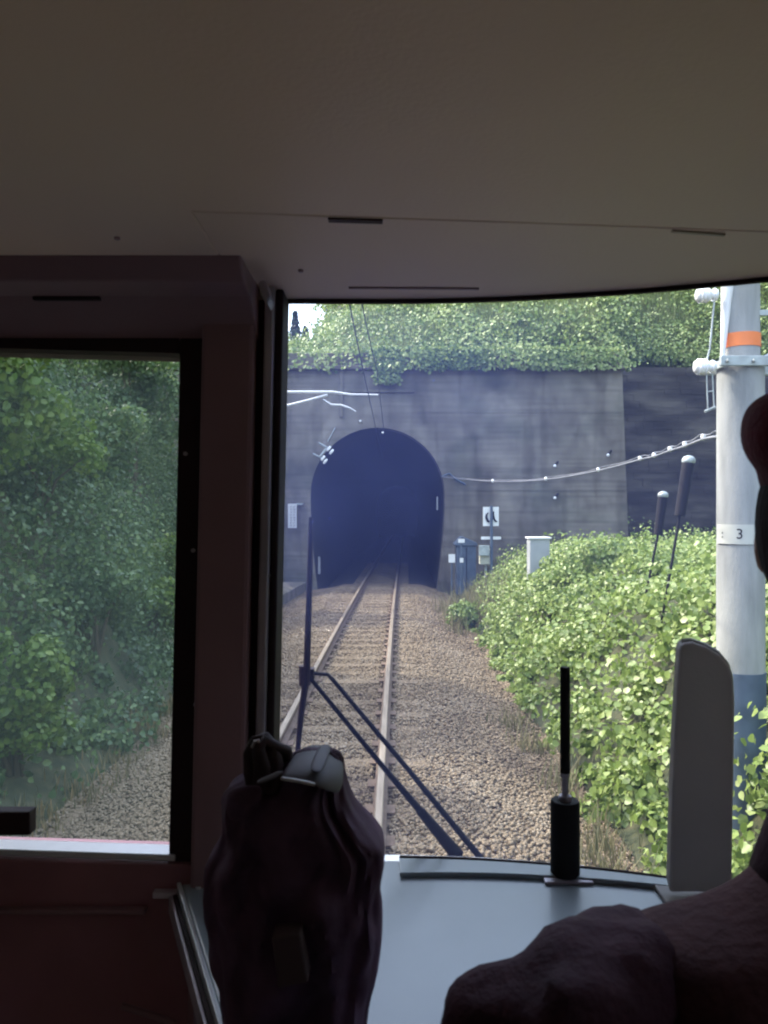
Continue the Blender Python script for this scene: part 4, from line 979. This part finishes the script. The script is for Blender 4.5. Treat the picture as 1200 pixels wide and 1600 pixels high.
# rest of the head joins the body by a voxel remesh: one continuous surface
tmp = turned(hb_).mesh('tmp_head'); bm.from_mesh(tmp)
bme = bpy.data.meshes.new('body'); bm.to_mesh(bme); bm.free(); bme.materials.append(M['skin'])
bo = bpy.data.objects.new('body', bme); COL.objects.link(bo); bo.parent = per; bo.location = -abs_loc(per)
rmod = bo.modifiers.new('remesh','REMESH'); rmod.mode = 'VOXEL'; rmod.voxel_size = .005; rmod.use_smooth_shade = True
ey = MB()
for s in (-1,1): ey.ell(hc+Vector((s*.030,.082,-.002)),(.012,.008,.007),14,8)
turned(ey).build('eyes', M['eye'], per, smooth=60)
def cloth_obj(chs, name, mt, grow, rough_=.012):
    ch2 = [[(x,y,z,r+grow) for x,y,z,r in c] for c in chs]
    me = skin_obj(ch2, name)
    for v in me.vertices:
        n_ = mnoise.noise(v.co*14)*rough_+mnoise.noise(v.co*38)*rough_*.35
        n_ -= abs(mnoise.noise(v.co*9+Vector((3,1,5))))*rough_*.8
        v.co += v.normal*n_
    me.materials.append(mt); o = bpy.data.objects.new(name, me); COL.objects.link(o); o.parent = per; o.location = -abs_loc(per); me.shade_smooth()
    return o
shLj = (.25,.74,1.985,.062)
jv = []; jf = []; jn = 64
jp = [(1.60,.150,.125,.44),(1.70,.152,.125,.44),(1.80,.165,.125,.443),(1.88,.185,.122,.447),(1.915,.205,.118,.45),(1.953,.222,.108,.452),(1.976,.228,.095,.453),(1.992,.215,.085,.454),(2.004,.165,.082,.455),(2.018,.122,.080,.460),(2.044,.090,.078,.464),(2.060,.078,.074,.466)]
for z, hw, dp, cx0 in jp:
    for i in range(jn):
        a = 2*math.pi*i/jn; ca, sa = math.cos(a), math.sin(a)
        X = cx0+math.copysign(abs(ca)**.75, ca)*hw; Y = .725+math.copysign(abs(sa)**.85, sa)*dp
        f = mnoise.noise(Vector((X*9,Y*9,z*14)))*.011+math.sin(z*70+ca*5)*.0015
        jv.append((X+ca*f, Y+sa*f, z+f*.6))
for j in range(len(jp)-1):
    for i in range(jn): jf.append((j*jn+i, j*jn+(i+1)%jn, (j+1)*jn+(i+1)%jn, (j+1)*jn+i))
jk = MB().add(jv, jf).build('jacket', M['vest'], per, smooth=180)
u_ = jk.modifiers.new('sub','SUBSURF'); u_.levels = 1; u_.render_levels = 2
slL = cloth_obj([[(.285,.735,1.945,.062),(.20,.70,1.955,.066),(.116,.65,1.950,.066),(.108,.65,1.90,.060),(.14,.76,1.855,.044),(.158,.855,1.80,.036)]], 'sleeve', M['uniform'], .012, .022)
slR = cloth_obj([[(.61,.74,1.985,.058),(.67,.74,1.86,.052),(.69,.75,1.77,.050),(.65,.84,1.77,.042),(.60,.94,1.78,.036)]], 'sleeve', M['uniform'], .012, .012)
cloth_obj([[(.44,.66,1.655,.12),(.36,.70,1.66,.10),(.345,.85,1.665,.085),knL,anL],[(.44,.66,1.655,.12),(.53,.70,1.66,.10),(.55,.85,1.665,.085),knR,anR]], 'trousers', M['uniform'], .014, .006)
MB().tube([(.462,.742,2.03),(.466,.745,2.08),(.476,.752,2.14),(.482,.757,2.178)],[.094,.080,.073,.071],32,cap=False).build('collar', M['uniform'], per, smooth=60).modifiers.new('s','SOLIDIFY').thickness = .006
for a in ((.33,1.2),(.58,1.2)):
    MB().ell((a[0],a[1],1.165),(.05,.14,.045),20,12).build('shoe', M['blackrubber'], per, smooth=60)
# hair band and cap
hairb = turned(MB().ell(hc+Vector((0,-.012,.012)),(.088,.096,.122),40,24, lambda p: Vector((p.x, min(p.y,.72) if p.z < .35 else p.y, max(p.z,-.62)))))
hairb.build('hair', M['hair'], per, smooth=70)
cp = MB(); cc = Vector((HX,HY+.005,0)); prof = [(.084,2.425),(.087,2.437),(.088,2.446),(.097,2.458),(.104,2.478),(.103,2.500),(.096,2.520),(.070,2.535),(.03,2.541),(.002,2.542)]
vs = []; n = 48
for r_, z in prof:
    for i in range(n):
        a = 2*math.pi*i/n; vs.append((cc.x+math.cos(a)*r_, cc.y+math.sin(a)*r_*1.16, z+.012*math.sin(a)*(z-2.42)*8))
fs = [(j*n+i, j*n+(i+1)%n, (j+1)*n+(i+1)%n, (j+1)*n+i) for j in range(len(prof)-1) for i in range(n)]
cap = turned(cp.add(vs, fs+[list(range((len(prof)-1)*n,len(prof)*n))])).build('cap', M['capcloth'], per, smooth=60)
sc_ = cap.modifiers.new('sub','SUBSURF'); sc_.levels = 2; sc_.render_levels = 2
vs = []; n = 20
for i in range(n+1):
    a = R(48)+R(84)*i/n
    for r_, dz in ((.086,0),(.118,-.012),(.145,-.030)):
        f_ = 1 if r_ < .09 else .55+.45*math.sin((a-R(48))/R(84)*math.pi)
        rr2 = .086+(r_-.086)*f_; vs.append((cc.x+math.cos(a)*rr2, cc.y+math.sin(a)*rr2*1.16, 2.430+dz*f_))
fs = [(3*i+k,3*i+k+1,3*i+k+4,3*i+k+3) for i in range(n) for k in range(2)]
pk = turned(MB().add(vs, fs)).build('cap_peak', M['blackrubber'], cap, smooth=180); pk.location = (0,0,0); pk.modifiers.new('s','SOLIDIFY').thickness = .003
# driver's seat
st = empty('driver_seat', (.44,.62,ZF)); tag(st, 'dark fabric seat under the person at the right', 'seat')
MB().box((.22,.48,1.47),(.68,.92,1.565)).build('cushion', M['seat'], st, bevel=.03, seg=4)
MB().box((.24,.40,1.55),(.66,.475,1.88)).build('backrest', M['seat'], st, bevel=.03, seg=4)
MB().tube([(.44,.68,ZF),(.44,.68,1.47)],.05,16).box((.29,.53,ZF),(.60,.86,ZF+.03)).build('pedestal', M['blackpaint'], st)
